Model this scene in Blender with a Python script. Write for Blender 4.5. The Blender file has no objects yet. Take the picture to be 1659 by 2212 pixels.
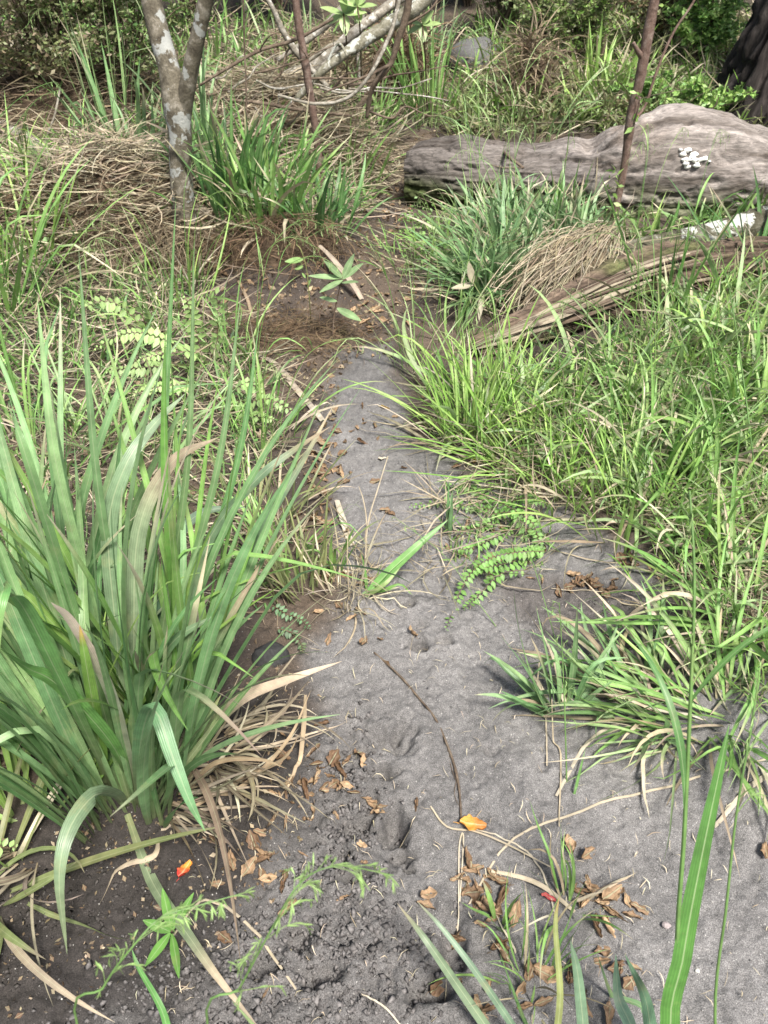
import bpy, math, random
import numpy as np

# ------------------------------------------------------------------ camera, light, exposure
sc = bpy.context.scene
W, HH = 1659.0, 2211.0                      # pixel frame used for measuring the photograph
PITCH, TY = math.radians(38.0), math.tan(math.radians(31.0))
TX = TY * 0.75
CAM = np.array([0.0, 0.0, 1.5])
cd = bpy.data.cameras.new("camera"); cam = bpy.data.objects.new("camera", cd)
sc.collection.objects.link(cam); sc.camera = cam
cam.location = CAM; cam.rotation_euler = (math.pi / 2 - PITCH, 0, 0)
cd.sensor_fit = 'VERTICAL'; cd.sensor_height = 24.0; cd.lens = 12.0 / TY
cd.clip_start = 0.02; cd.clip_end = 500
cd.dof.use_dof = True; cd.dof.focus_distance = 1.9; cd.dof.aperture_fstop = 7.5

SUN_EL, SUN_AZ = math.radians(60), math.radians(155)      # azimuth measured from +Y towards +X
wd = bpy.data.worlds.new("World"); sc.world = wd; wd.use_nodes = True
wn = wd.node_tree; sky = wn.nodes.new("ShaderNodeTexSky"); sky.sky_type = 'NISHITA'
sky.sun_disc = False; sky.sun_elevation = SUN_EL; sky.sun_rotation = SUN_AZ
sky.air_density = 1.0; sky.dust_density = 4.0
bg = wn.nodes["Background"]; bg.inputs[1].default_value = 0.09
wn.links.new(sky.outputs[0], bg.inputs[0])
sl = bpy.data.lights.new("sun", 'SUN'); sl.energy = 4.6; sl.angle = math.radians(13); sl.color = (1, .95, .87)
so = bpy.data.objects.new("sun", sl); sc.collection.objects.link(so)
so.rotation_euler = (math.pi / 2 - SUN_EL, 0, math.pi - SUN_AZ)
sc.view_settings.view_transform = 'Standard'; sc.view_settings.look = 'None'
sc.view_settings.gamma = 1; sc.view_settings.exposure = 0.92
sc.cycles.max_bounces = 6; sc.cycles.diffuse_bounces = 4; sc.cycles.transmission_bounces = 4

random.seed(7); RG = np.random.default_rng(11)
R = random.Random(5)
rad = math.radians

# ------------------------------------------------------------------ maths helpers
def ss(a, b, x):
    t = np.clip((np.asarray(x, float) - a) / (b - a), 0, 1); return t * t * (3 - 2 * t)
def _h(i, j, k, s):
    n = (np.asarray(i).astype(np.int64) * 374761393 + j.astype(np.int64) * 668265263 + k.astype(np.int64) * 2147483647 + s * 144665) & 0xffffffff
    n = ((n ^ (n >> 13)) * 1274126177) & 0xffffffff
    n = ((n ^ (n >> 16)) * 2246822519) & 0xffffffff
    return ((n ^ (n >> 15)) & 0xffff) / 32767.5 - 1
def vn(x, y, z=0.0, s=0):
    x, y, z = np.broadcast_arrays(np.asarray(x, float), np.asarray(y, float), np.asarray(z, float))
    i, j, k = np.floor(x), np.floor(y), np.floor(z)
    u, v, w = x - i, y - j, z - k
    u, v, w = u*u*(3-2*u), v*v*(3-2*v), w*w*(3-2*w)
    r = 0
    for a in (0, 1):
        for b in (0, 1):
            for c in ((0, 1) if np.any(w) else (0,)):
                r = r + _h(i+a, j+b, k+c, s) * (u if a else 1-u) * (v if b else 1-v) * (w if c else 1-w)
    return r
def fbm(x, y, z=0.0, s=0, o=4):
    r = 0; a = .5
    for q in range(o):
        f = 2.03**q; r = r + a * vn(np.asarray(x)*f + 17.3*q, np.asarray(y)*f + 9.1*q, np.asarray(z)*f, s+q); a *= .5
    return r
def dirs(px, py):
    u = (px - W/2) / (W/2) * TX; v = (HH/2 - py) / (HH/2) * TY
    c, s = math.cos(PITCH), math.sin(PITCH)
    return np.array([u, c + v*s, -s + v*c])
def P(px, py, Y):
    d = dirs(px, py); return CAM + d * (Y / d[1])
def flat(px, py):
    d = dirs(px, py); t = -CAM[2] / d[2] if d[2] < -.02 else 70; return (CAM + d*t)[:2]
def poly_sd(X, Y, poly):
    """signed distance, positive inside"""
    d = np.full(X.shape, 1e9); ins = np.zeros(X.shape, bool); n = len(poly)
    for i in range(n):
        ax, ay = poly[i]; bx, by = poly[(i+1) % n]
        ex, ey = bx-ax, by-ay
        t = np.clip(((X-ax)*ex + (Y-ay)*ey) / (ex*ex+ey*ey+1e-12), 0, 1)
        d = np.minimum(d, np.hypot(X-ax-t*ex, Y-ay-t*ey))
        c = ((ay > Y) != (by > Y)) & (X < (bx-ax)*(Y-ay)/((by-ay) + 1e-12) + ax)
        ins ^= c
    return np.where(ins, d, -d)
def PP(pts): return [flat(*p) for p in pts]

# ------------------------------------------------------------------ terrain
SAND = PP([(735,760),(700,900),(690,1000),(715,1130),(765,1290),(640,1390),(680,1560),(600,1720),(520,1860),(420,2010),(200,2150),(-400,2700),(4600,2700),(3600,1500),(1950,1480),(1500,1400),(1440,1230),(1200,1085),(1060,1030),(930,950),(865,860),(850,740)])
LUMP = PP([(560,1830),(700,1560),(800,1500),(880,1560),(900,1900),(1040,1960),(1010,2300),(300,2500),(-100,2300),(330,1950)])
CRUST = PP([(1060,1250),(1190,1225),(1440,1290),(1480,1440),(1330,1430),(1150,1390)])
DARK = PP([(300,1680),(600,1450),(650,1560),(640,1720),(560,1880),(480,2000),(380,2090),(120,2230),(-300,2400),(-300,1900)])
HOLES = [(905,1392,.028,.022,.035),(880,1302,.03,.018,.03),(960,1385,.022,.015,.015),(905,1350,.02,.012,.01),(830,1590,.035,.03,.018),(870,1600,.03,.05,.02),(820,1660,.03,.022,.022),
         (770,1780,.04,.03,.026),(800,1735,.02,.04,.014),(850,1790,.035,.055,.03),(865,1850,.03,.02,.018),(765,1880,.04,.022,.03),(885,1876,.014,.010,.022),(720,1850,.035,.022,.016),
         (980,2040,.03,.05,.02),(940,2130,.04,.03,.025),(770,1620,.04,.014,.014),(640,2010,.03,.03,.02),(700,2090,.04,.03,.016),(560,2080,.04,.03,.018),(1060,1620,.02,.02,.008),
         (940,820,.05,.04,.015),(915,905,.05,.03,.02),(1330,1400,.05,.02,.02),(860,1180,.04,.03,.012),(1170,1650,.02,.02,.006)]
def H0(x, y):
    z = 0.14*np.maximum(0, y-4.9)**1.08
    z = np.where(y > 16, .14*(11.1**1.08) + .02*(y-16), z)
    nz = fbm(x*1.1, y*1.1, 0, 3, 3)
    mound = ss(3.45, 3.85, y + .25*nz) * ss(0.0, .45, -x - .05*y + .5 + .25*nz - .35) * .20
    z = z + mound * (1 - .3*ss(5, 7, y))
    z = z + .05*ss(.1, .9, np.abs(x - .05) - .1) * ss(1.6, 3, y)
    z = z + nz * .07 * ss(1.2, 3.5, y)
    z = z + .03*ss(.35, .9, x) * ss(2.4, 1.0, y)       # the sand heaps up slightly beside the trodden line
    return z
def Hd(x, y, sd, lump, crust):
    sm = ss(-.03, .06, sd)
    z = fbm(x*14, y*14, 0, 20, 3) * .014
    z = z + fbm(x*70, y*70, 0, 30, 3) * .0075 + np.abs(fbm(x*34, y*34, 0, 35, 3)) * .007
    a = np.clip(ss(-.08, .12, lump) + .7*ss(-.02, .05, crust) + .35*(1-sm), 0, 1)
    n1 = fbm(x*38, y*38, 0, 40, 4); n2 = fbm(x*110, y*110, 0, 50, 3)
    z = z + a * (np.maximum(n1, -.12)*.022 + np.abs(n2)*.012)
    z = z - ss(.0, .06, lump)*.010
    for (px, py, rx, ry, dp) in HOLES:
        cx, cy = flat(px, py)
        m = (np.abs(x-cx) < rx*3) & (np.abs(y-cy) < ry*4)
        if not np.any(m): continue
        q = np.sqrt(((x-cx)/rx)**2 + ((y-cy)/ry)**2) * (1 + .6*fbm(x*22, y*22, 0, 7, 3))
        z = z - np.where(m, dp*1.9*ss(1.2, .4, q + .5*fbm(x*45, y*45, 0, 8, 3)), 0) + np.where(m, dp*.22*np.exp(-((q-1.35)/.3)**2), 0)
    return z
def axis(segs):
    out = [segs[0][0]]
    for a, b, st in segs:
        n = max(1, int(round((b-a)/st))); out += list(a + (b-a)*np.arange(1, n+1)/n)
    return np.array(out)
gx = axis([(-60,-12,6),(-12,-4,.5),(-4,-1.6,.06),(-1.6,-.7,.016),(-.7,1.0,.0052),(1.0,2.2,.016),(2.2,5,.06),(5,12,.5),(12,60,6)])
gy = axis([(-20,-1,2),(-1,.3,.05),(.3,1.75,.0052),(1.75,3.0,.009),(3,5.2,.018),(5.2,9,.05),(9,18,.3),(18,120,6)])
GX, GY = np.meshgrid(gx, gy)
sdS, sdL, sdC, sdD = [poly_sd(GX, GY, p) for p in (SAND, LUMP, CRUST, DARK)]
GZ = H0(GX, GY) + Hd(GX, GY, sdS + .06*fbm(GX*9, GY*9, 0, 61, 3), sdL + .05*fbm(GX*9, GY*9, 0, 62, 2), sdC)
def H(x, y):
    x = np.asarray(x, float); y = np.asarray(y, float)
    i = np.clip(np.searchsorted(gx, x) - 1, 0, len(gx)-2); j = np.clip(np.searchsorted(gy, y) - 1, 0, len(gy)-2)
    u = (x-gx[i])/(gx[i+1]-gx[i]); v = (y-gy[j])/(gy[j+1]-gy[j])
    return GZ[j,i]*(1-u)*(1-v)+GZ[j,i+1]*u*(1-v)+GZ[j+1,i]*(1-u)*v+GZ[j+1,i+1]*u*v
TT = np.linspace(.9, 16, 2600)
def at(px, py, dz=0.0):
    """ground point seen at a pixel"""
    d = dirs(px, py); pts = CAM + d[None, :]*TT[:, None]
    k = np.argmax(pts[:, 2] < H(pts[:, 0], pts[:, 1]))
    if k == 0: k = len(TT)-1
    p = pts[k].copy(); p[2] = float(H(p[0], p[1])) + dz; return p

# ------------------------------------------------------------------ mesh collector
class MB:
    def __init__(s): s.v = []; s.q = []; s.t = []; s.c = []; s.u = []; s.n = 0
    def add(s, v, q=None, c=(1,1,1), u=None, t=None):
        v = np.asarray(v, float).reshape(-1, 3); m = len(v)
        c = np.asarray(c, float); c = np.broadcast_to(c, (m, 3)) if c.ndim == 1 else c.reshape(-1, 3)
        u = np.zeros((m, 2)) if u is None else np.asarray(u, float).reshape(-1, 2)
        if q is not None and len(q): s.q.append(np.asarray(q) + s.n)
        if t is not None and len(t): s.t.append(np.asarray(t) + s.n)
        s.v.append(v); s.c.append(c); s.u.append(u); s.n += m
    def build(s, name, mat, parent=None, loc=None, smooth=True):
        o_loc = np.array(parent.location if parent is not None else (loc if loc is not None else (0, 0, 0)), float)
        v = np.concatenate(s.v) - o_loc; c = np.concatenate(s.c); u = np.concatenate(s.u)
        q = np.concatenate(s.q).reshape(-1, 4) if s.q else np.zeros((0, 4), int)
        t = np.concatenate(s.t).reshape(-1, 3) if s.t else np.zeros((0, 3), int)
        me = bpy.data.meshes.new(name); me.vertices.add(len(v)); me.vertices.foreach_set("co", v.astype(np.float32).ravel())
        li = np.concatenate([q.ravel(), t.ravel()]).astype(np.int32)
        me.loops.add(len(li)); me.loops.foreach_set("vertex_index", li)
        me.polygons.add(len(q)+len(t))
        st = np.concatenate([np.arange(len(q))*4, len(q)*4 + np.arange(len(t))*3]).astype(np.int32)
        me.polygons.foreach_set("loop_start", st)
        me.polygons.foreach_set("loop_total", np.concatenate([np.full(len(q), 4), np.full(len(t), 3)]).astype(np.int32))
        me.polygons.foreach_set("use_smooth", np.full(len(q)+len(t), smooth))
        me.update(calc_edges=True)
        ca = me.color_attributes.new("col", 'FLOAT_COLOR', 'POINT')
        ca.data.foreach_set("color", np.concatenate([np.clip(c, 0, 1), np.ones((len(c), 1))], 1).astype(np.float32).ravel())
        ul = me.uv_layers.new(name="uv"); ul.data.foreach_set("uv", u[li].astype(np.float32).ravel())
        me.materials.append(mat)
        o = bpy.data.objects.new(name, me); sc.collection.objects.link(o)
        if parent is not None: o.parent = parent
        else: o.location = o_loc
        return o
def tag(o, label=None, cat=None, group=None, kind=None):
    for k, v in (("label", label), ("category", cat), ("group", group), ("kind", kind)):
        if v: o[k] = v
    return o
def thing(name, loc, label, cat, group=None):
    o = bpy.data.objects.new(name, None); sc.collection.objects.link(o); o.location = [float(a) for a in loc]
    o.empty_display_size = .05
    return tag(o, label, cat, group)

# ------------------------------------------------------------------ materials
def newmat(name):
    m = bpy.data.materials.new(name); m.use_nodes = True; n = m.node_tree; b = n.nodes["Principled BSDF"]
    return m, n, b
def N(n, t, **k):
    x = n.nodes.new(t)
    for a, v in k.items():
        if isinstance(a, str) and hasattr(x, a): setattr(x, a, v)
    return x
def setin(x, **k):
    for a, v in k.items(): x.inputs[a.replace('_', ' ')].default_value = v
def mixc(n, fac, a, b, mode='MIX'):
    x = n.nodes.new("ShaderNodeMix"); x.data_type = 'RGBA'; x.blend_type = mode
    for i, v in ((0, fac), (6, a), (7, b)):
        if hasattr(v, 'is_linked') or hasattr(v, 'links'): n.links.new(v, x.inputs[i])
        else: x.inputs[i].default_value = v if i == 0 else (*v, 1)
    return x.outputs[2]
def ramp(n, src, stops):
    r = n.nodes.new("ShaderNodeValToRGB"); n.links.new(src, r.inputs[0]); e = r.color_ramp.elements
    while len(e) < len(stops): e.new(.5)
    for i, (p, c) in enumerate(stops): e[i].position = p; e[i].color = (*c, 1) if not isinstance(c, float) else (c, c, c, 1)
    return r.outputs[0]
def noise_n(n, scale, detail=4, rough=.6, vec=None, dist=0):
    x = n.nodes.new("ShaderNodeTexNoise"); setin(x, Scale=scale, Detail=detail, Roughness=rough, Distortion=dist)
    if vec is None:
        tc = n.nodes.new("ShaderNodeTexCoord"); vec = tc.outputs['Object']
    n.links.new(vec, x.inputs['Vector']); return x.outputs[0]
def bump(n, b, src, strength, dist):
    x = n.nodes.new("ShaderNodeBump"); setin(x, Strength=strength, Distance=dist); n.links.new(src, x.inputs['Height'])
    n.links.new(x.outputs[0], b.inputs['Normal']); return x
def blade_mat(name, transl, rough, spec, veins=.25):
    m, n, b = newmat(name)
    a = N(n, "ShaderNodeVertexColor"); a.layer_name = "col"
    uv = n.nodes.new("ShaderNodeUVMap"); uv.uv_map = "uv"
    sp = n.nodes.new("ShaderNodeSeparateXYZ"); n.links.new(uv.outputs[0], sp.inputs[0])
    mu = N(n, "ShaderNodeMath", operation='MULTIPLY'); n.links.new(sp.outputs[0], mu.inputs[0]); mu.inputs[1].default_value = 44
    si = N(n, "ShaderNodeMath", operation='SINE'); n.links.new(mu.outputs[0], si.inputs[0])
    nz = noise_n(n, 28, 4, .65)
    v1 = ramp(n, si.outputs[0], [(0.0, 1-veins), (1.0, 1.0)])
    mr = N(n, "ShaderNodeMath", operation='SUBTRACT'); n.links.new(sp.outputs[0], mr.inputs[0]); mr.inputs[1].default_value = .5
    ab = N(n, "ShaderNodeMath", operation='ABSOLUTE'); n.links.new(mr.outputs[0], ab.inputs[0]); rib = ramp(n, ab.outputs[0], [(.02, 1.0), (.055, 0.0)])
    c = mixc(n, 1.0, a.outputs[0], v1, 'MULTIPLY')
    v2 = ramp(n, nz, [(.3, .72), (.7, 1.22)])
    c = mixc(n, 1.0, c, v2, 'MULTIPLY')
    rb = N(n, "ShaderNodeMath", operation='MULTIPLY'); n.links.new(rib, rb.inputs[0]); rb.inputs[1].default_value = .4; c = mixc(n, rb.outputs[0], c, (.45, .50, .32))
    nz2 = noise_n(n, 260, 2, .5)
    blot = ramp(n, nz2, [(.68, 0.0), (.75, 1.0)])
    pt = noise_n(n, 9, 5, .7); c = mixc(n, ramp(n, pt, [(.56, 0.0), (.68, .32)]), c, (.36, .32, .16))
    bl = N(n, "ShaderNodeMath", operation='MULTIPLY'); n.links.new(blot, bl.inputs[0]); bl.inputs[1].default_value = .35
    c = mixc(n, bl.outputs[0], c, (.16, .12, .06))
    n.links.new(c, b.inputs['Base Color']); setin(b, Roughness=rough); b.inputs['Specular IOR Level'].default_value = spec
    bump(n, b, si.outputs[0], .25, .0006)
    tr = n.nodes.new("ShaderNodeBsdfTranslucent"); n.links.new(c, tr.inputs[0])
    mx = n.nodes.new("ShaderNodeMixShader"); mx.inputs[0].default_value = transl
    n.links.new(b.outputs[0], mx.inputs[1]); n.links.new(tr.outputs[0], mx.inputs[2])
    n.links.new(mx.outputs[0], n.nodes["Material Output"].inputs[0])
    return m
M_LEAF = blade_mat("green_blade", .30, .40, .5, .16)
M_DRY = blade_mat("dry_blade", .22, .7, .2, .3)
M_DEAD = blade_mat("dead_leaf", .15, .6, .35, .12)
def ground_mat():
    m, n, b = newmat("sandy_ground")
    a = N(n, "ShaderNodeVertexColor"); a.layer_name = "col"
    g1 = noise_n(n, 520, 3, .7); g2 = noise_n(n, 90, 5, .65); g3 = noise_n(n, 14, 4, .6)
    c = mixc(n, 1.0, a.outputs[0], ramp(n, g1, [(.33, .42), (.5, .92), (.67, 1.75)]), 'MULTIPLY')
    c = mixc(n, 1.0, c, ramp(n, g2, [(.3, .72), (.72, 1.22)]), 'MULTIPLY')
    c = mixc(n, 1.0, c, ramp(n, g3, [(.3, .84), (.7, 1.12)]), 'MULTIPLY')
    v = N(n, "ShaderNodeTexVoronoi"); tc = n.nodes.new("ShaderNodeTexCoord"); n.links.new(tc.outputs['Object'], v.inputs['Vector']); setin(v, Scale=260)
    vc = n.nodes.new("ShaderNodeSeparateColor"); n.links.new(v.outputs['Color'], vc.inputs[0])
    gl = ramp(n, vc.outputs[0], [(.972, 0.0), (.98, .8)]); gs = ramp(n, v.outputs['Distance'], [(.25, 1.0), (.4, 0.0)])
    mm = N(n, "ShaderNodeMath", operation='MULTIPLY'); n.links.new(gl, mm.inputs[0]); n.links.new(gs, mm.inputs[1])
    c = mixc(n, mm.outputs[0], c, (.45, .44, .42))
    n.links.new(c, b.inputs['Base Color']); setin(b, Roughness=.9); b.inputs['Specular IOR Level'].default_value = .35
    h = N(n, "ShaderNodeMath", operation='ADD'); n.links.new(g1, h.inputs[0]); n.links.new(g2, h.inputs[1])
    bump(n, b, h.outputs[0], .8, .0035)
    return m
def bark_mat(name, cols, scale, lichen=None, lth=.62, bstr=.6, stretch=1.0, rough=.85, moss=None):
    """cols: three tones of the bark; lichen: colour of the pale patches"""
    m, n, b = newmat(name)
    tc = n.nodes.new("ShaderNodeTexCoord"); mp = n.nodes.new("ShaderNodeMapping"); n.links.new(tc.outputs['Object'], mp.inputs[0])
    mp.inputs['Scale'].default_value = (1, 1, stretch)
    nz = noise_n(n, scale, 6, .65, mp.outputs[0], .4)
    c = ramp(n, nz, [(.3, cols[0]), (.5, cols[1]), (.7, cols[2])])
    a = N(n, "ShaderNodeVertexColor"); a.layer_name = "col"; c = mixc(n, 1.0, c, a.outputs[0], 'MULTIPLY')
    fine = noise_n(n, scale*6, 4, .7, mp.outputs[0])
    c = mixc(n, 1.0, c, ramp(n, fine, [(.3, .65), (.7, 1.25)]), 'MULTIPLY')
    if lichen:
        l = noise_n(n, scale*.55, 5, .62, mp.outputs[0], .1)
        c = mixc(n, ramp(n, l, [(lth-.03, 0.0), (lth, .8)]), c, lichen)
    if moss:
        l = noise_n(n, scale*.45, 4, .6, tc.outputs['Object'])
        c = mixc(n, ramp(n, l, [(.5, 0.0), (.6, .9)]), c, moss)
    n.links.new(c, b.inputs['Base Color']); setin(b, Roughness=rough); b.inputs['Specular IOR Level'].default_value = .25
    ad = N(n, "ShaderNodeMath", operation='ADD'); n.links.new(nz, ad.inputs[0]); n.links.new(fine, ad.inputs[1])
    bump(n, b, ad.outputs[0], bstr, .008)
    return m
M_GROUND = ground_mat()
M_BARKG = bark_mat("mottled_grey_bark", [(.05,.042,.03), (.13,.115,.085), (.30,.275,.23)], 20, (.36,.375,.36), .575, .5)
M_BARKR = bark_mat("reddish_bark", [(.07,.045,.035), (.15,.10,.08), (.24,.19,.16)], 30, (.3,.13,.04), .70, .5)
M_BARKD = bark_mat("dark_furrowed_bark", [(.008,.007,.006), (.025,.021,.019), (.07,.06,.055)], 12, None, .6, 1.0, .25)
M_TWIG = bark_mat("pale_weathered_twig", [(.10,.085,.065), (.24,.22,.18), (.42,.40,.36)], 25, (.55,.54,.5), .6, .5)
M_TWIGD = bark_mat("brown_twig", [(.05,.035,.025), (.12,.09,.065), (.2,.16,.12)], 30, None, .6, .4)
M_MOSSY = bark_mat("lichen_covered_bark", [(.08,.075,.045), (.2,.19,.14), (.38,.37,.32)], 22, (.5,.52,.48), .58, .8)
def plain_mat(name, rough=.8, bscale=60, bstr=.5, spec=.25, var=(.6, 1.3), dist=.004, sx=1):
    m, n, b = newmat(name)
    a = N(n, "ShaderNodeVertexColor"); a.layer_name = "col"
    tc = n.nodes.new("ShaderNodeTexCoord"); mp = n.nodes.new("ShaderNodeMapping"); n.links.new(tc.outputs['Object'], mp.inputs[0]); mp.inputs['Scale'].default_value = (sx, 1, 1)
    nz = noise_n(n, bscale, 6, .7, mp.outputs[0], .3 if sx != 1 else 0)
    c = mixc(n, 1.0, a.outputs[0], ramp(n, nz, [(.34, var[0]), (.66, var[1])]), 'MULTIPLY')
    n.links.new(c, b.inputs['Base Color']); setin(b, Roughness=rough); b.inputs['Specular IOR Level'].default_value = spec
    bump(n, b, nz, bstr, dist); return m
M_WOOD = plain_mat("weathered_wood", .9, 80, .9, .15, (.5, 1.35), .008, .22)
M_ROT = plain_mat("rotten_wood", .9, 80, .9, .15, (.45, 1.4), .006, .35)
M_STONE = plain_mat("stone", .7, 120, .3)
M_MOSS = plain_mat("moss", .95, 300, 1.0, .1, (.4, 1.6))
M_FUNGUS = plain_mat("white_fungus", .6, 200, .3, .3, (.85, 1.1))

# ------------------------------------------------------------------ the ground
gc = np.zeros(GX.shape + (3,))
e1 = .06*fbm(GX*9, GY*9, 0, 61, 3) + .05*fbm(GX*3, GY*3, 0, 68, 2)
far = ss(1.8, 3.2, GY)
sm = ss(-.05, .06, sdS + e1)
soil = np.array([.06, .048, .04]); sand = np.array([.178, .173, .171]); dark = np.array([.036, .032, .03])
soil2 = np.array([.095, .072, .054])
litter = ss(-.2, .25, fbm(GX*5, GY*5, 0, 71, 4))[..., None]
gc = soil*(1-litter) + soil2*litter
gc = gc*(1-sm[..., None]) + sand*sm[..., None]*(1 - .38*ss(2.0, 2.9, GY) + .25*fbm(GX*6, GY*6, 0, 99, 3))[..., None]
lm = np.clip(ss(-.12, .16, sdL + e1*1.6), 0, 1)[..., None]*.6
gc = gc*(1-lm) + np.array([.095,.090,.088])*lm
cm = ss(-.05, .05, sdC + e1)[..., None]*.8; gc = gc*(1-cm) + np.array([.09,.08,.075])*cm
dm = ss(-.08, .05, sdD + e1*1.4)[..., None]*.9; gc = gc*(1-dm) + dark*dm
g = MB(); ny, nx = GX.shape
idx = np.arange(ny*nx).reshape(ny, nx)
q = np.stack([idx[:-1,:-1], idx[:-1,1:], idx[1:,1:], idx[1:,:-1]], -1).reshape(-1, 4)
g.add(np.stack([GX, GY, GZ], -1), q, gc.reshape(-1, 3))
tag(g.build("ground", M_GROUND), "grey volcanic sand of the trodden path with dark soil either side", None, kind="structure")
del g, gc

# ------------------------------------------------------------------ plant builders
def lerp(a, b, t): return a*(1-t) + b*t
PAL = {  # fresh colour range low / high
 'blue': ((.13,.26,.10), (.29,.46,.21)), 'deep': ((.06,.16,.05), (.16,.32,.10)),
 'lime': ((.19,.37,.06), (.38,.58,.16)), 'mid': ((.14,.30,.07), (.29,.49,.14)),
 'olive': ((.14,.17,.07), (.27,.31,.13)), 'pale': ((.25,.38,.15), (.40,.55,.26)),
 'straw': ((.34,.28,.19), (.68,.60,.45)), 'brown': ((.10,.06,.035), (.28,.19,.12)), 'tan': ((.18,.13,.085), (.46,.37,.26))}
def pick(pal, n):
    a, b = map(np.array, PAL[pal]); t = RG.random((n, 1)); return lerp(a, b, t)*(1 + .10*RG.standard_normal((n, 1)) + .035*RG.standard_normal((n, 3)))
def U(a, b, n): return a + (b-a)*RG.random(n)
def strip(mb, S, side, nrm, w, cols, seg, fold):
    """S (n,seg+1,3) spines, side/nrm same, w (n,seg+1), cols (n,seg+1,3)"""
    n = len(S); W3 = w[..., None]
    V = np.stack([S - side*W3*.5, S - nrm*W3*fold, S + side*W3*.5], 2)        # n, s+1, 3, 3
    C = np.stack([cols, cols*1.12, cols], 2)
    t = np.broadcast_to(np.linspace(0, 1, seg+1), (n, seg+1))
    Uv = np.stack([np.stack([np.full_like(t, k), t], -1) for k in (0, .5, 1)], 2)
    base = np.arange(n)[:, None, None]*(seg+1)*3; r = np.arange(seg)[None, :, None]*3; k = np.arange(2)[None, None, :]
    a = base + r + k
    q = np.stack([a, a+1, a+4, a+3], -1).reshape(-1, 4)
    mb.add(V, q, C.reshape(-1, 3), Uv.reshape(-1, 2))
def blades(mb, base, az, th0, bend, L, w, col, tip=None, seg=8, fold=.14, p=1.6, curl=0, twist=0, tipstart=.7, basecol=None, kink=None, ground=True):
    n = len(base); t = np.linspace(0, 1, seg+1)
    A = lambda x: np.broadcast_to(np.asarray(x, float).reshape(-1, 1), (n, 1)) if np.ndim(x) else np.full((n, 1), float(x))
    az, th0, bend, L, w, curl, twist = map(A, (az, th0, bend, L, w, curl, twist))
    th = th0 + bend*t**p
    if kink is not None:
        kt, ka = kink; kt = A(kt); ka = A(ka); th = th + ka*ss(-.04, .04, t-kt)
    th = np.minimum(th, 2.9)
    az_ = az + curl*t
    D = np.stack([np.sin(th)*np.cos(az_), np.sin(th)*np.sin(az_), np.cos(th)], -1)
    step = (D[:, 1:] + D[:, :-1])*.5*(L/seg)[..., None]
    S = np.concatenate([base[:, None, :], base[:, None, :] + np.cumsum(step, 1)], 1)
    side0 = np.stack([-np.sin(az_), np.cos(az_), np.zeros_like(az_)], -1)
    nrm0 = np.cross(D, side0)
    tw = (twist*t)[..., None]; 
    side = side0*np.cos(tw) + nrm0*np.sin(tw); nrm = np.cross(D, side)
    wp = (.5 + .5*ss(0, .35, t)) * np.maximum(0, 1 - t**3.0)**.9
    wp[-1] = .02
    if ground:
        g = H(S[..., 0], S[..., 1]) + .004 + RG.random((n, 1))*.012; S[..., 2] = np.where(t[None] > .12, np.maximum(S[..., 2], g), S[..., 2])
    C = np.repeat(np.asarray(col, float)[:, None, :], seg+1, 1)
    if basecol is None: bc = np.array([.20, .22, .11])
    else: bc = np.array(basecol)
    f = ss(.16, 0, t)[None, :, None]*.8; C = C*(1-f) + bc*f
    if tip is not None:
        ts = A(tipstart); f = ss(0, .25, t[None] - ts)[..., None]; C = C*(1-f) + np.asarray(tip)[:, None, :]*f
    C = C*(1 + .10*np.sin(t*9 + az)[..., None])
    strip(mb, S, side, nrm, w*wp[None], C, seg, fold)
    return S
def catmull(pts, n):
    pts = np.asarray(pts, float); p = np.vstack([2*pts[0]-pts[1], pts, 2*pts[-1]-pts[-2]])
    out = []
    m = len(pts)-1
    for s in np.linspace(0, m, n):
        i = min(int(s), m-1); t = s-i; a, b, c, d = p[i:i+4]
        out.append(.5*((2*b) + (c-a)*t + (2*a-5*b+4*c-d)*t*t + (3*b-a-3*c+d)*t**3))
    return np.array(out)
def ribbon(mb, pts, w, col, tip=None, seg=18, hint=(0, 0, 1), fold=.12, tipstart=.7, twist=0, tw0=0, wf=None, basecol=None, clear=.004):
    S = catmull(pts, seg+1)
    if clear is not None: S[:, 2] = np.maximum(S[:, 2], H(S[:, 0], S[:, 1]) + clear)
    D = np.gradient(S, axis=0); D /= np.linalg.norm(D, axis=1, keepdims=True) + 1e-9
    side = np.cross(D, np.array(hint, float)); side /= np.linalg.norm(side, axis=1, keepdims=True) + 1e-9
    nr = np.cross(D, side); t = np.linspace(0, 1, seg+1)
    tw = (tw0 + twist*t)[:, None]; side2 = side*np.cos(tw) + nr*np.sin(tw); nr2 = np.cross(D, side2)
    wp = (.55 + .45*ss(0, .3, t)) * np.maximum(0, 1 - t**3.0)**.9 if wf is None else wf(t); 
    if wf is None: wp[-1] = .02
    C = np.repeat(np.array(col, float)[None], seg+1, 0)
    if basecol is not None: f = ss(.25, 0, t)[:, None]; C = C*(1-f) + np.array(basecol)*f
    if tip is not None: f = ss(tipstart, min(1, tipstart+.25), t)[:, None]; C = C*(1-f) + np.array(tip)*f
    strip(mb, S[None], side2[None], nr2[None], (w*wp)[None], C[None], seg, fold)
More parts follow.
